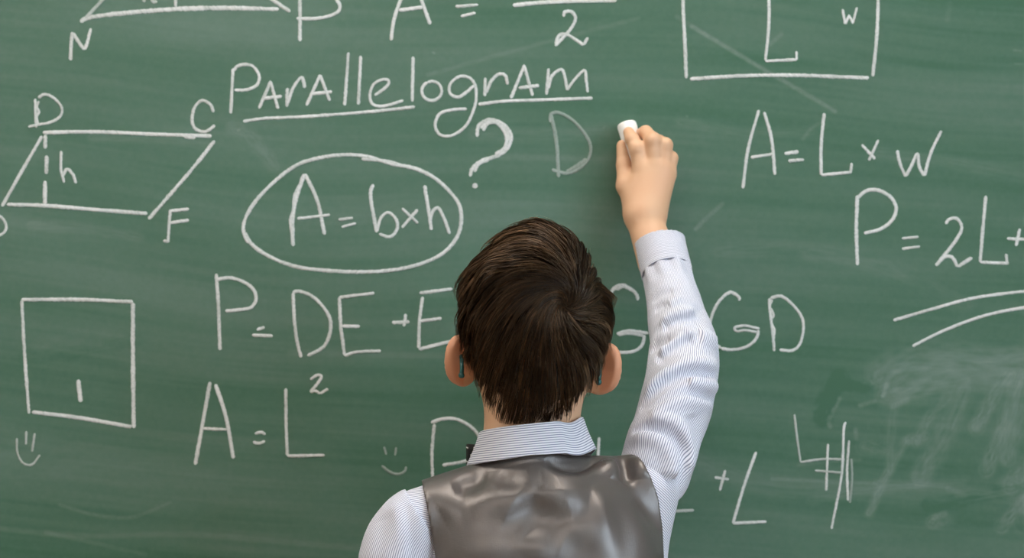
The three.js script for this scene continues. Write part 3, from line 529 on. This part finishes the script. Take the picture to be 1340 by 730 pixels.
// ---- right hand: five fingers closed on the chalk
const J = (px, py, z, r) => [P(px, py, z), M(r, z)];
const CHALK = [P(820, 163, 0.0145), P(837, 222, 0.030)], CHALK_R = 0.0118;
const wristA = J(868, 345, 0.092, 22), wristB = J(847, 288, 0.062, 20);
const fingers = [
  [J(840, 222, 0.050, 12), J(834, 195, 0.0485, 10.5), J(827, 182, 0.0425, 9), J(822.5, 173, 0.0345, 7.2)],
  [J(856, 218, 0.051, 11.5), J(854.5, 184, 0.052, 10.5), J(845, 173, 0.035, 8.6), J(838, 175, 0.021, 7.4)],
  [J(867, 222, 0.049, 11), J(870, 190, 0.047, 9.8), J(862, 185, 0.029, 8.4), J(853, 193, 0.020, 7.2)],
  [J(874, 229, 0.045, 10), J(878, 207, 0.041, 8.8), J(871, 202, 0.026, 7.6), J(863, 209, 0.019, 6.8)],
];
const thumb = [J(835, 272, 0.050, 15), J(820, 243, 0.040, 13), J(817, 216, 0.030, 10), J(815, 191, 0.022, 8.2)];
function hand(x, y, z) {
  let d = cap(x, y, z, wristA[0], wristB[0], wristA[1], wristB[1]);
  d = smin(d, cap(x, y, z, J(855, 345, 0.09, 1)[0], J(840, 290, 0.06, 1)[0], M(20, 0.08), M(18, 0.06)), 0.012);
  for (const [i, f] of fingers.entries()) {
    d = smin(d, cap(x, y, z, PALM[i], f[0][0], M(15, 0.05), f[0][1] * 1.05), 0.012);
  }
  d = smin(d, cap(x, y, z, PALM[1], P(850, 240, 0.042), M(20, 0.05), M(17, 0.04)), 0.014);
  const th = Math.min(smin(cap(x, y, z, thumb[1][0], thumb[2][0], thumb[1][1], thumb[2][1]), cap(x, y, z, thumb[2][0], thumb[3][0], thumb[2][1], thumb[3][1]), 0.004), 1);
  d = smin(d, cap(x, y, z, thumb[0][0], thumb[1][0], thumb[0][1], thumb[1][1]), 0.016);
  d = smin(d, th, 0.005);
  for (const f of fingers) {
    let e = cap(x, y, z, f[0][0], f[1][0], f[0][1], f[1][1]);
    e = smin(e, cap(x, y, z, f[1][0], f[2][0], f[1][1], f[2][1]), 0.004);
    e = smin(e, cap(x, y, z, f[2][0], f[3][0], f[2][1], f[3][1]), 0.003);
    d = smin(d, e, 0.0035);
  }
  return d;
}
const PALM = [P(836, 280, 0.058), P(843, 279, 0.060), P(850, 279, 0.060), P(856, 279, 0.056)];
// ---- skin
const mix3 = (a, b, t) => [0, 1, 2].map(c => lerp(a[c], b[c], t));
const SKIN = [0.68, 0.41, 0.25], FLUSH = [0.70, 0.30, 0.17], LIP = [0.50, 0.17, 0.14];
function skinColor(x, y, z) {
  const q = toHead(x, y, z); let c = mix3(SKIN, FLUSH, 0.10 + 0.12 * noise3(x * 60, y * 60, z * 60));
  const ax = Math.abs(q[0]);
  if (q[1] > -0.072 && q[1] < -0.005 && ax > 0.071 && q[2] > -0.03) c = mix3(c, FLUSH, 0.75);
  if (ell(q[0], q[1], q[2], [0, -0.061, -0.086], [0.019, 0.010, 0.009]) < 0) c = LIP;
  const e = ell(ax, q[1], q[2], [0.029, -0.008, -0.0735], [0.0135, 0.0095, 0.013]);
  if (e < 0 && q[2] < -0.078) c = Math.hypot(ax - 0.029, q[1] + 0.008) < 0.0055 ? [0.05, 0.03, 0.02] : [0.75, 0.73, 0.70];
  if (Math.abs(q[1] - 0.013 + 6 * (ax - 0.03) ** 2) < 0.004 && ax > 0.012 && ax < 0.05 && q[2] < -0.055) c = [0.06, 0.035, 0.02];
  return c;
}
const skinMat = new THREE.MeshPhysicalMaterial({ color: 0xffffff, vertexColors: true, roughness: 0.55, sheen: 0.25, sheenColor: rgb(1, 0.6, 0.45), sheenRoughness: 0.5 });
{
  const headG = surface(headField, [HC[0] - 0.115, HC[1] - 0.20, HC[2] - 0.125], [HC[0] + 0.115, HC[1] + 0.125, HC[2] + 0.125], 0.0026, { color: skinColor });
  const handLo = P(890, 350, 0.0), handHi = P(795, 150, 0.12);
  const handG = surface(hand, [handHi[0] - 0.005, handLo[1] - 0.01, 0.002], [handLo[0] + 0.015, handHi[1] + 0.005, 0.125], 0.0018, { color: skinColor });
  // under the clothes: trunk, arms and legs, with the left hand
  const HIP = [[-0.045, 0.60, 0.35], [0.085, 0.60, 0.35]], KNEE = [[-0.05, 0.33, 0.345], [0.095, 0.33, 0.345]], FOOT = [[-0.05, 0.07, 0.36], [0.10, 0.07, 0.36]];
  const LH = [-0.132, 0.545, 0.32];
  const under = (x, y, z) => {
    let d = torso(x, y, z) + 0.012;
    d = smin(d, armBase(x, y, z) + 0.014, 0.02);
    const a = armLAxis(x, y, z); d = smin(d, Math.max(a.d - a.r, a.past) + 0.014, 0.02);
    for (const k of [0, 1]) d = smin(d, smin(cap(x, y, z, HIP[k], KNEE[k], 0.058, 0.042), cap(x, y, z, KNEE[k], FOOT[k], 0.042, 0.03), 0.02), 0.02);
    d = smin(d, cap(x, y, z, LH, [-0.130, 0.515, 0.30], 0.02, 0.024), 0.015);
    for (let f = 0; f < 4; f++) d = smin(d, smin(cap(x, y, z, [-0.135 + 0.004 * f, 0.505, 0.280 + 0.014 * f], [-0.132 + 0.004 * f, 0.475 + 0.004 * Math.abs(f - 1), 0.272 + 0.013 * f], 0.0085, 0.0078), cap(x, y, z, [-0.132 + 0.004 * f, 0.475 + 0.004 * Math.abs(f - 1), 0.272 + 0.013 * f], [-0.122 + 0.004 * f, 0.452 + 0.005 * Math.abs(f - 1), 0.272 + 0.013 * f], 0.0078, 0.0068), 0.004), 0.004);
    d = smin(d, cap(x, y, z, [-0.125, 0.525, 0.285], [-0.115, 0.49, 0.265], 0.009, 0.0075), 0.006);
    return d;
  };
  const underG = surface(under, [-0.24, 0.03, 0.05], [0.32, 1.06, 0.47], 0.009, { color: skinColor });
  worn('body', mergeGeometries([headG, handG, underG]), skinMat);
}
console.log('body');
// ---- hair
const HAIR_C = P(700, 421, 0.340), HR = [0.0825, 0.1030, 0.104];
const rollM = new THREE.Matrix4().makeRotationZ(ROLL).setPosition(...HAIR_C);
const WHORL = new THREE.Vector3(0.325, 0.215, 0.93).normalize();
const hairMat = new THREE.MeshPhysicalMaterial({ color: 0xffffff, vertexColors: true, roughness: 0.42, specularIntensity: 0.8 });
// the outline of the hair, by direction: rounder at the back, a raised fringe on top, tapering to the nape
function hairRadius(d) {
  const k = 1 / Math.hypot(d.x / HR[0], d.y / (HR[1] + 0.023 * sstep(0, 0.8, -d.y)), d.z / HR[2]);
  const th = Math.acos(clamp(d.dot(WHORL), -1, 1));
  let b = 0.004 * noise3(d.x * 3 + 5, d.y * 3, d.z * 3);
  b += 0.002 * Math.exp(-((d.x + 0.05) ** 2) / 0.10 - (d.y - 0.95) ** 2 / 0.06);          // fringe standing up
  b -= 0.008 * Math.exp(-((d.x - 0.75) ** 2) / 0.06 - (d.y - 0.62) ** 2 / 0.08);         // flatter to the right of the top
  return k + b - 0.010 * Math.exp(-th * th / 0.012);
}
const hairLow = d => -0.94 + 0.78 * d.x * d.x + (d.z < 0.15 ? (0.15 - d.z) * 1.1 : 0);    // hairline, as the lowest d.y
{
  const pos = [], idx = [], col = [], NU = 120, NV = 90;
  for (let v = 0; v <= NV; v++) for (let u = 0; u <= NU; u++) {
    const a = u / NU * Math.PI * 2, b = v / NV * Math.PI; const d = new THREE.Vector3(Math.sin(b) * Math.sin(a), Math.cos(b), Math.sin(b) * Math.cos(a));
    const low = hairLow(d), inside = sstep(low - 0.02, low + 0.22, d.y), th = Math.acos(clamp(d.dot(WHORL), -1, 1));
    const r = hairRadius(d) - lerp(0.024, 0.0065, inside) - 0.012 * Math.exp(-th * th / 0.0028);
    const p = d.clone().multiplyScalar(r).applyMatrix4(rollM); pos.push(p.x, p.y, p.z); col.push(0.016, 0.010, 0.006);  // under-shell near black: the shade between locks is put into its colour
    if (u && v) { const i = v * (NU + 1) + u; idx.push(i - NU - 2, i - 1, i, i - NU - 2, i, i - NU - 1); }
  }
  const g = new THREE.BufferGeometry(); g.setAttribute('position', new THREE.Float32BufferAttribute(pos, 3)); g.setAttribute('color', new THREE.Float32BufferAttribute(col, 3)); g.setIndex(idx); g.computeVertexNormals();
  // strands: roots over the scalp, combed away from the whorl, swirling and falling
  reseed(991);
  const sp = [], sn = [], sc = [], si = [];
  const up = new THREE.Vector3(0, 1, 0), T = new THREE.Vector3(), rad = new THREE.Vector3(), swl = new THREE.Vector3(), gr = new THREE.Vector3();
  function flow(d, out) {
    const th = Math.acos(clamp(d.dot(WHORL), -1, 1));
    rad.copy(d).multiplyScalar(d.dot(WHORL)).sub(WHORL); if (rad.lengthSq() < 1e-8) rad.set(1, 0, 0); rad.normalize();
    swl.crossVectors(d, rad).normalize();
    gr.set(0, -1, 0).addScaledVector(d, d.y);
    const n = noise3(d.x * 2.2 + 3, d.y * 2.2, d.z * 2.2);
    out.copy(rad).multiplyScalar(0.85).addScaledVector(swl, 0.75 * Math.exp(-th / 0.5) + 0.16 + 0.25 * n).addScaledVector(gr, 0.25 + 0.75 * sstep(0.3, 1.1, th) * (d.y < 0.55 ? 1 : 0.15));
    if (d.y > 0.45) out.x -= 0.9 * sstep(0.45, 0.85, d.y) * sstep(0.5, 0.15, d.x);
    out.addScaledVector(d, -out.dot(d)).normalize();
  }
  function grow(d0, len, lift, n) {
    const pts = [], d = d0.clone(); const step = len / n / 0.09;
    for (let i = 0; i <= n; i++) {
      pts.push([d.clone(), i / n]);
      flow(d, T); d.addScaledVector(T, step).normalize();
    }
    return pts.map(([q, t]) => ({ d: q, t, r: hairRadius(q) - 0.0080 + lift * Math.sin(Math.min(1, t * 1.25) * Math.PI * 0.5) - 0.0045 * sstep(0.75, 1, t) }));
  }
  let strands = 0;
  const CL = 2300, EX = 260;
  for (let c = 0; c < CL + EX; c++) {
    const zc = 1 - 2 * (c + 0.5) / CL, a = c * 2.399963;
    const d0 = c >= CL ? WHORL.clone().addScaledVector(new THREE.Vector3(rnd() - 0.5, rnd() - 0.5, rnd() - 0.5), 0.75 * Math.sqrt((c - CL) / EX)).normalize() : new THREE.Vector3(Math.sqrt(1 - zc * zc) * Math.cos(a), zc, Math.sqrt(1 - zc * zc) * Math.sin(a)).addScaledVector(new THREE.Vector3(rnd() - 0.5, rnd() - 0.5, rnd() - 0.5), 0.06).normalize();
    if (d0.z < -0.45 && d0.y < 0.75) continue;
    if (d0.y < hairLow(d0) + 0.02) continue;
    const th = Math.acos(clamp(d0.dot(WHORL), -1, 1));
    const len = lerp(0.026, 0.062, sstep(-0.75, 0.1, d0.y)) * (0.75 + 0.5 * rnd()) * lerp(0.8, 1, sstep(0.05, 0.5, th)), N = 9;
    const lift = 0.0005 + 0.0075 * rnd() + 0.006 * noise3(d0.x * 9, d0.y * 9, d0.z * 9), guide = grow(d0, len, lift, N);
    const tone = (0.40 + 1.25 * rnd() * rnd() + 0.25 * rnd()) * (1 + 0.55 * noise3(d0.x * 11, d0.y * 11, d0.z * 11)), per = 9 + Math.floor(rnd() * 4);
    for (let s = 0; s < per; s++) {
      const spread = 0.042, off = new THREE.Vector3(rnd() - 0.5, rnd() - 0.5, rnd() - 0.5).multiplyScalar(spread * 2), tipOff = rnd() * 0.35 + 0.15 + 0.5 * sstep(-0.35, -0.7, d0.y), dl = (rnd() - 0.5) * 0.0035, cut = 0.7 + 0.3 * rnd();
      const stop = rnd(), fly = rnd() < 0.006 ? 0.005 + 0.004 * rnd() : 0;
      const w0 = fly ? 0.00012 : lerp(0.00032, 0.0002, sstep(-0.4, -0.7, d0.y)) + 0.00026 * rnd(), shade = tone * (0.55 + 0.75 * rnd() * rnd() + 0.35 * rnd());
      const base = sp.length / 3; let last = null, count = 0; const P3 = [];
      for (let i = 0; i <= N; i++) {
        const gq = guide[i]; if (gq.t > cut + 0.01) break;
        const q = gq.d.clone().addScaledVector(off, lerp(1, tipOff, gq.t)).normalize();
        if (q.y < hairLow(q) + 0.07 - 0.16 * stop) break;
        P3.push(q.multiplyScalar(gq.r + fly * gq.t + dl * (1 - 0.3 * gq.t) + hairRadius(q) - hairRadius(gq.d)).applyMatrix4(rollM));
      }
      if (P3.length < 3) continue;
      for (let i = 0; i < P3.length; i++) {
        const p = P3[i], t = P3[Math.min(P3.length - 1, i + 1)].clone().sub(P3[Math.max(0, i - 1)]).normalize();
        const o = p.clone().sub(new THREE.Vector3(...HAIR_C)).normalize(), sx = new THREE.Vector3().crossVectors(t, o).normalize(), sy = new THREE.Vector3().crossVectors(sx, t);
        const f = i / (P3.length - 1), w = w0 * (f > 0.45 ? 1 - 0.9 * (f - 0.45) / 0.55 : 1);
        for (let k = 0; k < 3; k++) {
          const aa = k * 2.0944 + 1.5708, nx = Math.cos(aa), ny = Math.sin(aa), vx = sx.x * nx + sy.x * ny, vy = sx.y * nx + sy.y * ny, vz = sx.z * nx + sy.z * ny;
          sp.push(p.x + vx * w, p.y + vy * w, p.z + vz * w); sn.push(vx, vy, vz); sc.push(0.62 * shade, 0.37 * shade, 0.20 * shade);
          if (i) { const A = base + (i - 1) * 3 + k, B = base + (i - 1) * 3 + (k + 1) % 3; si.push(A, B, A + 3, B, B + 3, A + 3); }
        }
      }
      strands++;
    }
  }
  console.log('strands', strands, 'triangles', si.length / 3);
  const hs = new THREE.BufferGeometry(); hs.setAttribute('position', new THREE.Float32BufferAttribute(sp, 3)); hs.setAttribute('normal', new THREE.Float32BufferAttribute(sn, 3)); hs.setAttribute('color', new THREE.Float32BufferAttribute(sc, 3)); hs.setIndex(si);
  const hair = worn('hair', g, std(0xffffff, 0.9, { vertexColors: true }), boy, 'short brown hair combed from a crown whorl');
  const locks = worn('hair_strands', hs, hairMat, hair); locks.userData.kind = 'stuff';
}
// ---- creases of the waistcoat back
const vestFolds = folds(torso, [
  [-0.0050, 0.007, [712, 602], [729, 613], [753, 617], [776, 609], [792, 598]], [0.0030, 0.008, [706, 612], [728, 625], [754, 629], [780, 622], [800, 612]],
  [-0.0060, 0.018, [672, 660], [690, 669], [712, 674], [742, 667]], [0.0045, 0.014, [605, 667], [640, 656], [672, 646], [712, 634]], [-0.003, 0.012, [650, 634], [672, 638], [695, 632]], [0.004, 0.012, [700, 650], [740, 648], [770, 655]],
  [-0.0090, 0.008, [798, 594], [812, 600], [819, 614], [812, 634]], [0.006, 0.009, [788, 606], [798, 614], [800, 630]], [0.006, 0.010, [822, 588], [834, 604], [836, 628]],
  [-0.0012, 0.005, [724, 686], [755, 680], [786, 672]], [0.001, 0.008, [724, 694], [755, 689], [786, 682]], [0.002, 0.006, [772, 640], [784, 660], [790, 700]], [-0.003, 0.012, [800, 650], [815, 690], [812, 740]], [-0.0025, 0.010, [590, 640], [618, 636], [640, 632]],
  [0.003, 0.014, [575, 672], [590, 664], [610, 655]], [-0.003, 0.016, [590, 700], [640, 690], [680, 705]], [0.003, 0.012, [690, 700], [705, 720], [720, 745]], [-0.0025, 0.014, [735, 715], [765, 725], [800, 745]],
].map(([a, w, ...p]) => [a * 1.25, w * 1.25, ...p]), 0);
const edgeAt = (table, y) => { for (let i = 0; i < table.length - 1; i++) if (y <= table[i + 1][0]) return lerp(table[i][1], table[i + 1][1], clamp((y - table[i][0]) / (table[i + 1][0] - table[i][0]), 0, 1)); return table[table.length - 1][1]; };
const EDGE_L = [[600, 548], [630, 552], [670, 560], [730, 570], [800, 574], [860, 560], [900, 520], [930, 450]], EDGE_R = [[560, 800], [590, 828], [605, 842], [625, 852], [650, 861], [690, 867], [730, 869], [800, 868], [860, 885], [900, 930], [930, 990]];
const tucked = (x, y, z) => { const q = toPx(x, y, z), m = Math.min(q[0] - edgeAt(EDGE_L, q[1]), edgeAt(EDGE_R, q[1]) - q[0]); return sstep(3, 22, m); };   // how far under the waistcoat
// ---- shirt
const PITCHS = 0.0023;                              // stripe spacing
const stripeTex = dataTex(64, 4, x => { const t = x / 64, s = sstep(0.0, 0.14, t) * (1 - sstep(0.34, 0.48, t)); return [lerp(226, 122, s), lerp(225, 126, s), lerp(234, 148, s)]; });
const shirtMat = new THREE.MeshPhysicalMaterial({ color: 0xffffff, map: stripeTex, roughness: 0.8, sheen: 0.2, sheenColor: rgb(0.9, 0.92, 1) });
const shirt = group('shirt', boy); shirt.userData.label = 'white cotton shirt with fine blue grey stripes';
{
  const body = (x, y, z) => Math.max(torso(x, y, z) + 0.001 + 0.018 * tucked(x, y, z), y - 1.06, 0.62 - y, -cap(x, y, z, NECK0, NECK1, 0.047, 0.047));
  worn('shirt_body', surface(body, [-0.20, 0.60, 0.22], [0.24, 1.07, 0.47], 0.0035, { uv: (x, y, z) => x < CH[0] ? [(y + 0.25 * x - 0.35 * (z - 0.36)) / PITCHS, 0] : [(y * 0.8 + 0.62 * x - 0.3 * z) / PITCHS, 0] }), shirtMat, shirt);
  const NR = Math.round(2 * Math.PI * 0.039 / PITCHS), uvR = a => [(a.ang / (2 * Math.PI) + 0.5) * NR, a.s];
  worn('sleeve', surface(sleeveR, [P(800, 0, 0.3)[0], P(0, 700, 0.33)[1], 0.03], [P(962, 0, 0.2)[0], P(0, 330, 0.1)[1], 0.40], 0.0022, { uv: (x, y, z) => uvR(armAxis(x, y, z)), period: NR }), shirtMat, shirt);
  worn('cuff', surface(cuffR, [P(815, 0, 0.05)[0], P(0, 410, 0.1)[1], 0.02], [P(930, 0, 0.1)[0], P(0, 295, 0.05)[1], 0.16], 0.0016, { uv: (x, y, z) => [armAxis(x, y, z).s * 0.42 / PITCHS, 0] }), shirtMat, shirt);
  worn('sleeve', surface(sleeveL, [-0.24, 0.50, 0.26], [-0.06, 1.02, 0.47], 0.003, { uv: (x, y, z) => uvR(armLAxis(x, y, z)), period: NR }), shirtMat, shirt);
  worn('cuff', surface(cuffL, [-0.20, 0.50, 0.25], [-0.08, 0.62, 0.42], 0.003, { uv: (x, y, z) => [armLAxis(x, y, z).s * 0.5 / PITCHS, 0] }), shirtMat, shirt);
  // collar: a folded band round the neck, open at the front
  const pos = [], uv = [], idx = [], NA = 90, prof = [[-0.0035, -0.62], [-0.0030, -0.2], [-0.0025, 0.4], [-0.0018, 0.9], [-0.0005, 1.0], [0.0012, 0.96], [0.0022, 0.8], [0.0042, 0.45], [0.0066, 0.1], [0.0094, -0.25], [0.0118, -0.55], [0.0105, -0.60], [0.0070, -0.35], [0.003, 0.1]], NP = prof.length;
  for (let i = 0; i <= NA; i++) {
    const a = lerp(-2.55, 2.55, i / NA), s = Math.sin(a), c = Math.cos(a);                     // a = 0 at the back of the neck, + to the boy's right
    const side = s, front = Math.max(0, -c);
    const yTop = P(0, (lerp(567, 553, (s + 1) / 2) - 6 * Math.max(0, c)) + (a > 1.05 && a < 1.9 ? -5 * Math.sin((a - 1.05) / 0.85 * Math.PI) : 0) + (a > 0.55 && a < 1.05 ? 3 * Math.sin((a - 0.55) / 0.5 * Math.PI) : 0), 0.375 + 0.03 * c)[1] - 0.004 * front;
    const high = 0.0195 + 0.003 * Math.abs(s) - 0.0015 * Math.max(0, s) + 0.012 * front * front;
    for (let k = 0; k <= NP; k++) {
      const [o, h] = prof[k % NP], rx = 0.0525 + o * (1 + 0.25 * Math.abs(s)), rz = 0.0545 + o * 1.1, y = yTop - (1 - h) * high;
      pos.push(P(695.5, 0, 0.352)[0] + rx * s, y, 0.348 + rz * c); uv.push(y / PITCHS * 1.0 - yTop / PITCHS, a);
      if (i && k) { const q = i * (NP + 1) + k, w = q - NP - 1; idx.push(w - 1, q - 1, q, w - 1, q, w); }
    }
  }
  const g = new THREE.BufferGeometry(); g.setAttribute('position', new THREE.Float32BufferAttribute(pos, 3)); g.setAttribute('uv', new THREE.Float32BufferAttribute(uv, 2)); g.setIndex(idx); g.computeVertexNormals();
  worn('collar', g, shirtMat, shirt);
}
console.log('shirt');
// ---- waistcoat
function vestField(x, y, z) {
  let d = torso(x, y, z);
  if (Math.abs(d) < 0.03) d -= 1.1 * vestFolds(x, y, z) + 0.0008 * noise3(x * 22, y * 22, z * 22);
  d -= 0.0042;
  const q = toPx(x, y, z), k = (CAM_Z - z) / FOCAL;
  d = Math.max(d, -(d + 0.010), (edgeAt(EDGE_L, q[1]) - q[0]) * k * 0.8, (q[0] - edgeAt(EDGE_R, q[1])) * k * 0.8);
  const n = Math.max(cap(x, y, z, P(695, 500, 0.345), P(695, 650, 0.350), 0.066, 0.066), P(0, 587, 0.38)[1] - 0.16 * (x - 0.02) - y);   // neck opening, and the V at the front
  d = Math.max(d, -n, 0.64 - y);
  if (z < 0.33) d = Math.max(d, 0.45 * (y - 0.90 - 1.3 * Math.abs(x - 0.01)));
  return d;
}
const satin = new THREE.MeshPhysicalMaterial({ color: rgb(0.142, 0.124, 0.116), metalness: 0.45, roughness: 0.37, sheen: 0.3, sheenColor: rgb(0.8, 0.75, 0.7), sheenRoughness: 0.4,
  bumpMap: dataTex(256, 256, (x, y) => { const n = 128 + 60 * noise3(x * 0.9, y * 0.12, 1) + 40 * noise3(x * 0.12, y * 0.9, 2); return [n, n, n]; }, false), bumpScale: 0.00012 });
const vest = worn('vest', surface(vestField, [-0.17, 0.63, 0.22], [0.22, 1.06, 0.48], 0.0026, { uv: (x, y) => [x * 12, y * 12] }), satin, boy, 'charcoal grey satin waistcoat back');
// ---- bow tie
{
  const dots = dataTex(256, 128, (x, y) => { let w = 0; for (let j = 0; j < 4; j++) for (let i = 0; i < 8; i++) { const cx = (i + (j % 2 ? 0.75 : 0.25)) * 32, cy = (j + 0.5) * 32; if (Math.hypot(x - cx, y - cy) < 5) w = 1; } return w ? [235, 235, 235] : [14, 12, 14]; });
  const tieMat = std(0xffffff, 0.6, { map: dots }), bt = group('bow_tie', boy); bt.userData.label = 'black bow tie with small white dots';
  const C = P(684, 598, 0.268), turn = 0.22;
  const place = g => { g.rotateY(turn); g.translate(...C); return g; };
  for (const s of [-1, 1]) {
    const wing = (x, y, z) => { const t = clamp(s * x / 0.062, 0, 1), hgt = lerp(0.008, 0.0155, Math.pow(t, 0.7)), th = lerp(0.008, 0.0045, t) + 0.0015 * Math.cos(y * 400 * (1 - t)); return Math.max(Math.hypot(Math.max(0, Math.abs(y) - hgt + th), Math.max(0, Math.abs(z) - 0.0005)) - th, s * x - 0.061, -s * x) * 0.8; };
    worn('bow_wing', place(surface(wing, [-0.07, -0.025, -0.015], [0.07, 0.025, 0.015], 0.0018, { uv: (x, y) => [x / 0.06, y / 0.03] })), tieMat, bt);
  }
  worn('bow_knot', place(new RoundedBoxGeometry(0.018, 0.02, 0.02, 3, 0.006)), tieMat, bt);
}
// ---- spectacles: only the tips behind the ears show
{
  const gl = group('eyeglasses', boy); gl.userData.label = 'teal spectacles whose tips show behind the ears';
  const teal = std(rgb(0.015, 0.09, 0.085), 0.25), H = p => fromHead(p);
  for (const s of [-1, 1]) {
    const tip = s < 0 ? [P(602, 458, 0.335), P(604, 470, 0.352), P(604.5, 482, 0.362), P(604, 491, 0.362)] : [P(789, 466, 0.335), P(786, 478, 0.352), P(784.5, 490, 0.362), P(783.5, 500, 0.362)];
    worn('temple', tubeGeo([H([s * 0.062, 0.004, -0.09]), H([s * 0.075, 0.004, -0.045]), H([s * 0.0795, 0.003, -0.012]), ...tip], 0.0023, 40, 8), teal, gl);
    worn('temple_tip', new THREE.SphereGeometry(0.0032, 12, 8).translate(...tip[3]), teal, gl);
    const ring = new THREE.TorusGeometry(0.0235, 0.002, 8, 32); ring.scale(1.1, 0.85, 1); ring.translate(s * 0.031, -0.006, -0.094); ring.applyMatrix4(headM); worn('rim', ring, teal, gl);
    const lens = new THREE.CylinderGeometry(0.0235, 0.0235, 0.0015, 32); lens.rotateX(Math.PI / 2); lens.scale(1.1, 0.85, 1); lens.translate(s * 0.031, -0.006, -0.094); lens.applyMatrix4(headM);
    worn('lens', lens, new THREE.MeshPhysicalMaterial({ color: 0xffffff, transmission: 1, thickness: 0, roughness: 0.02 }), gl);
  }
  worn('bridge', tubeGeo([H([-0.007, 0.0, -0.095]), H([0, 0.003, -0.1]), H([0.007, 0.0, -0.095])], 0.0018, 10, 6), teal, gl);
}
// ---- trousers and shoes, below the view
{
  const cloth = std(rgb(0.035, 0.038, 0.05), 0.85), leather = std(rgb(0.02, 0.018, 0.016), 0.35);
  const legs = (x, y, z) => {
    let d = cap(x, y, z, [-0.03, 0.66, 0.35], [0.07, 0.66, 0.35], 0.09, 0.09);
    d = smin(d, cap(x, y, z, [-0.025, 0.60, 0.35], [0.065, 0.60, 0.35], 0.086, 0.086), 0.02);
    for (const s of [-1, 1]) { const cx = 0.02 + s * 0.07; d = smin(d, smin(cap(x, y, z, [cx, 0.56, 0.35], [cx + s * 0.003, 0.32, 0.345], 0.072, 0.056), cap(x, y, z, [cx + s * 0.003, 0.32, 0.345], [cx + s * 0.005, 0.05, 0.36], 0.056, 0.048), 0.02), 0.025); }
    return Math.max(d, 0.05 - y, y - 0.70);
  };
  worn('trousers', surface(legs, [-0.15, 0.03, 0.23], [0.19, 0.72, 0.47], 0.008), cloth);
  for (const s of [-1, 1]) {
    const cx = 0.02 + s * 0.075;
    const shoe = (x, y, z) => Math.max(smin(cap(x, y, z, [cx, 0.045, 0.38], [cx, 0.03, 0.25], 0.042, 0.034), cap(x, y, z, [cx, 0.04, 0.38], [cx, 0.085, 0.375], 0.04, 0.036), 0.03), 0.012 - y, y - 0.09);
    const sh = worn('shoe', surface(shoe, [cx - 0.06, 0.0, 0.19], [cx + 0.06, 0.11, 0.45], 0.005), leather);
    const sole = new THREE.Shape(); sole.absellipse(0, 0, 0.046, 0.112, 0, Math.PI * 2);
    const sg = new THREE.ExtrudeGeometry(sole, { depth: 0.013, bevelEnabled: false, curveSegments: 24 }); sg.rotateX(-Math.PI / 2); sg.translate(cx, 0, 0.316); worn('sole', sg, std(rgb(0.05, 0.05, 0.05), 0.8), sh);
  }
}
// ------------------------------------------------------------------ the stick of chalk in the hand
{
  const A = new THREE.Vector3(...CHALK[0]), B = new THREE.Vector3(...CHALK[1]), L = A.distanceTo(B), r = CHALK_R, prof = [[0, -0.002]];
  for (let i = 0; i <= 6; i++) { const a = i / 6 * Math.PI / 2; prof.push([r - 0.0035 + 0.0035 * Math.sin(a), -0.002 + 0.0035 * (1 - Math.cos(a))]); }
  for (let i = 0; i <= 6; i++) { const a = i / 6 * Math.PI / 2; prof.push([r * 0.9 - 0.003 + 0.003 * Math.cos(a), L - 0.003 + 0.003 * Math.sin(a)]); } prof.push([0, L]);
  const g = new THREE.LatheGeometry(prof.map(p => new THREE.Vector2(Math.max(0, p[0]), p[1])), 36);
  const c = mesh('chalk_stick', g, std(rgb(0.88, 0.86, 0.83), 0.95)); c.position.copy(A);
  c.quaternion.setFromUnitVectors(new THREE.Vector3(0, 1, 0), B.clone().sub(A).normalize());
  tag(c, 'thick stick of white chalk held against the board', 'chalk');
}
renderer.render(scene, camera);
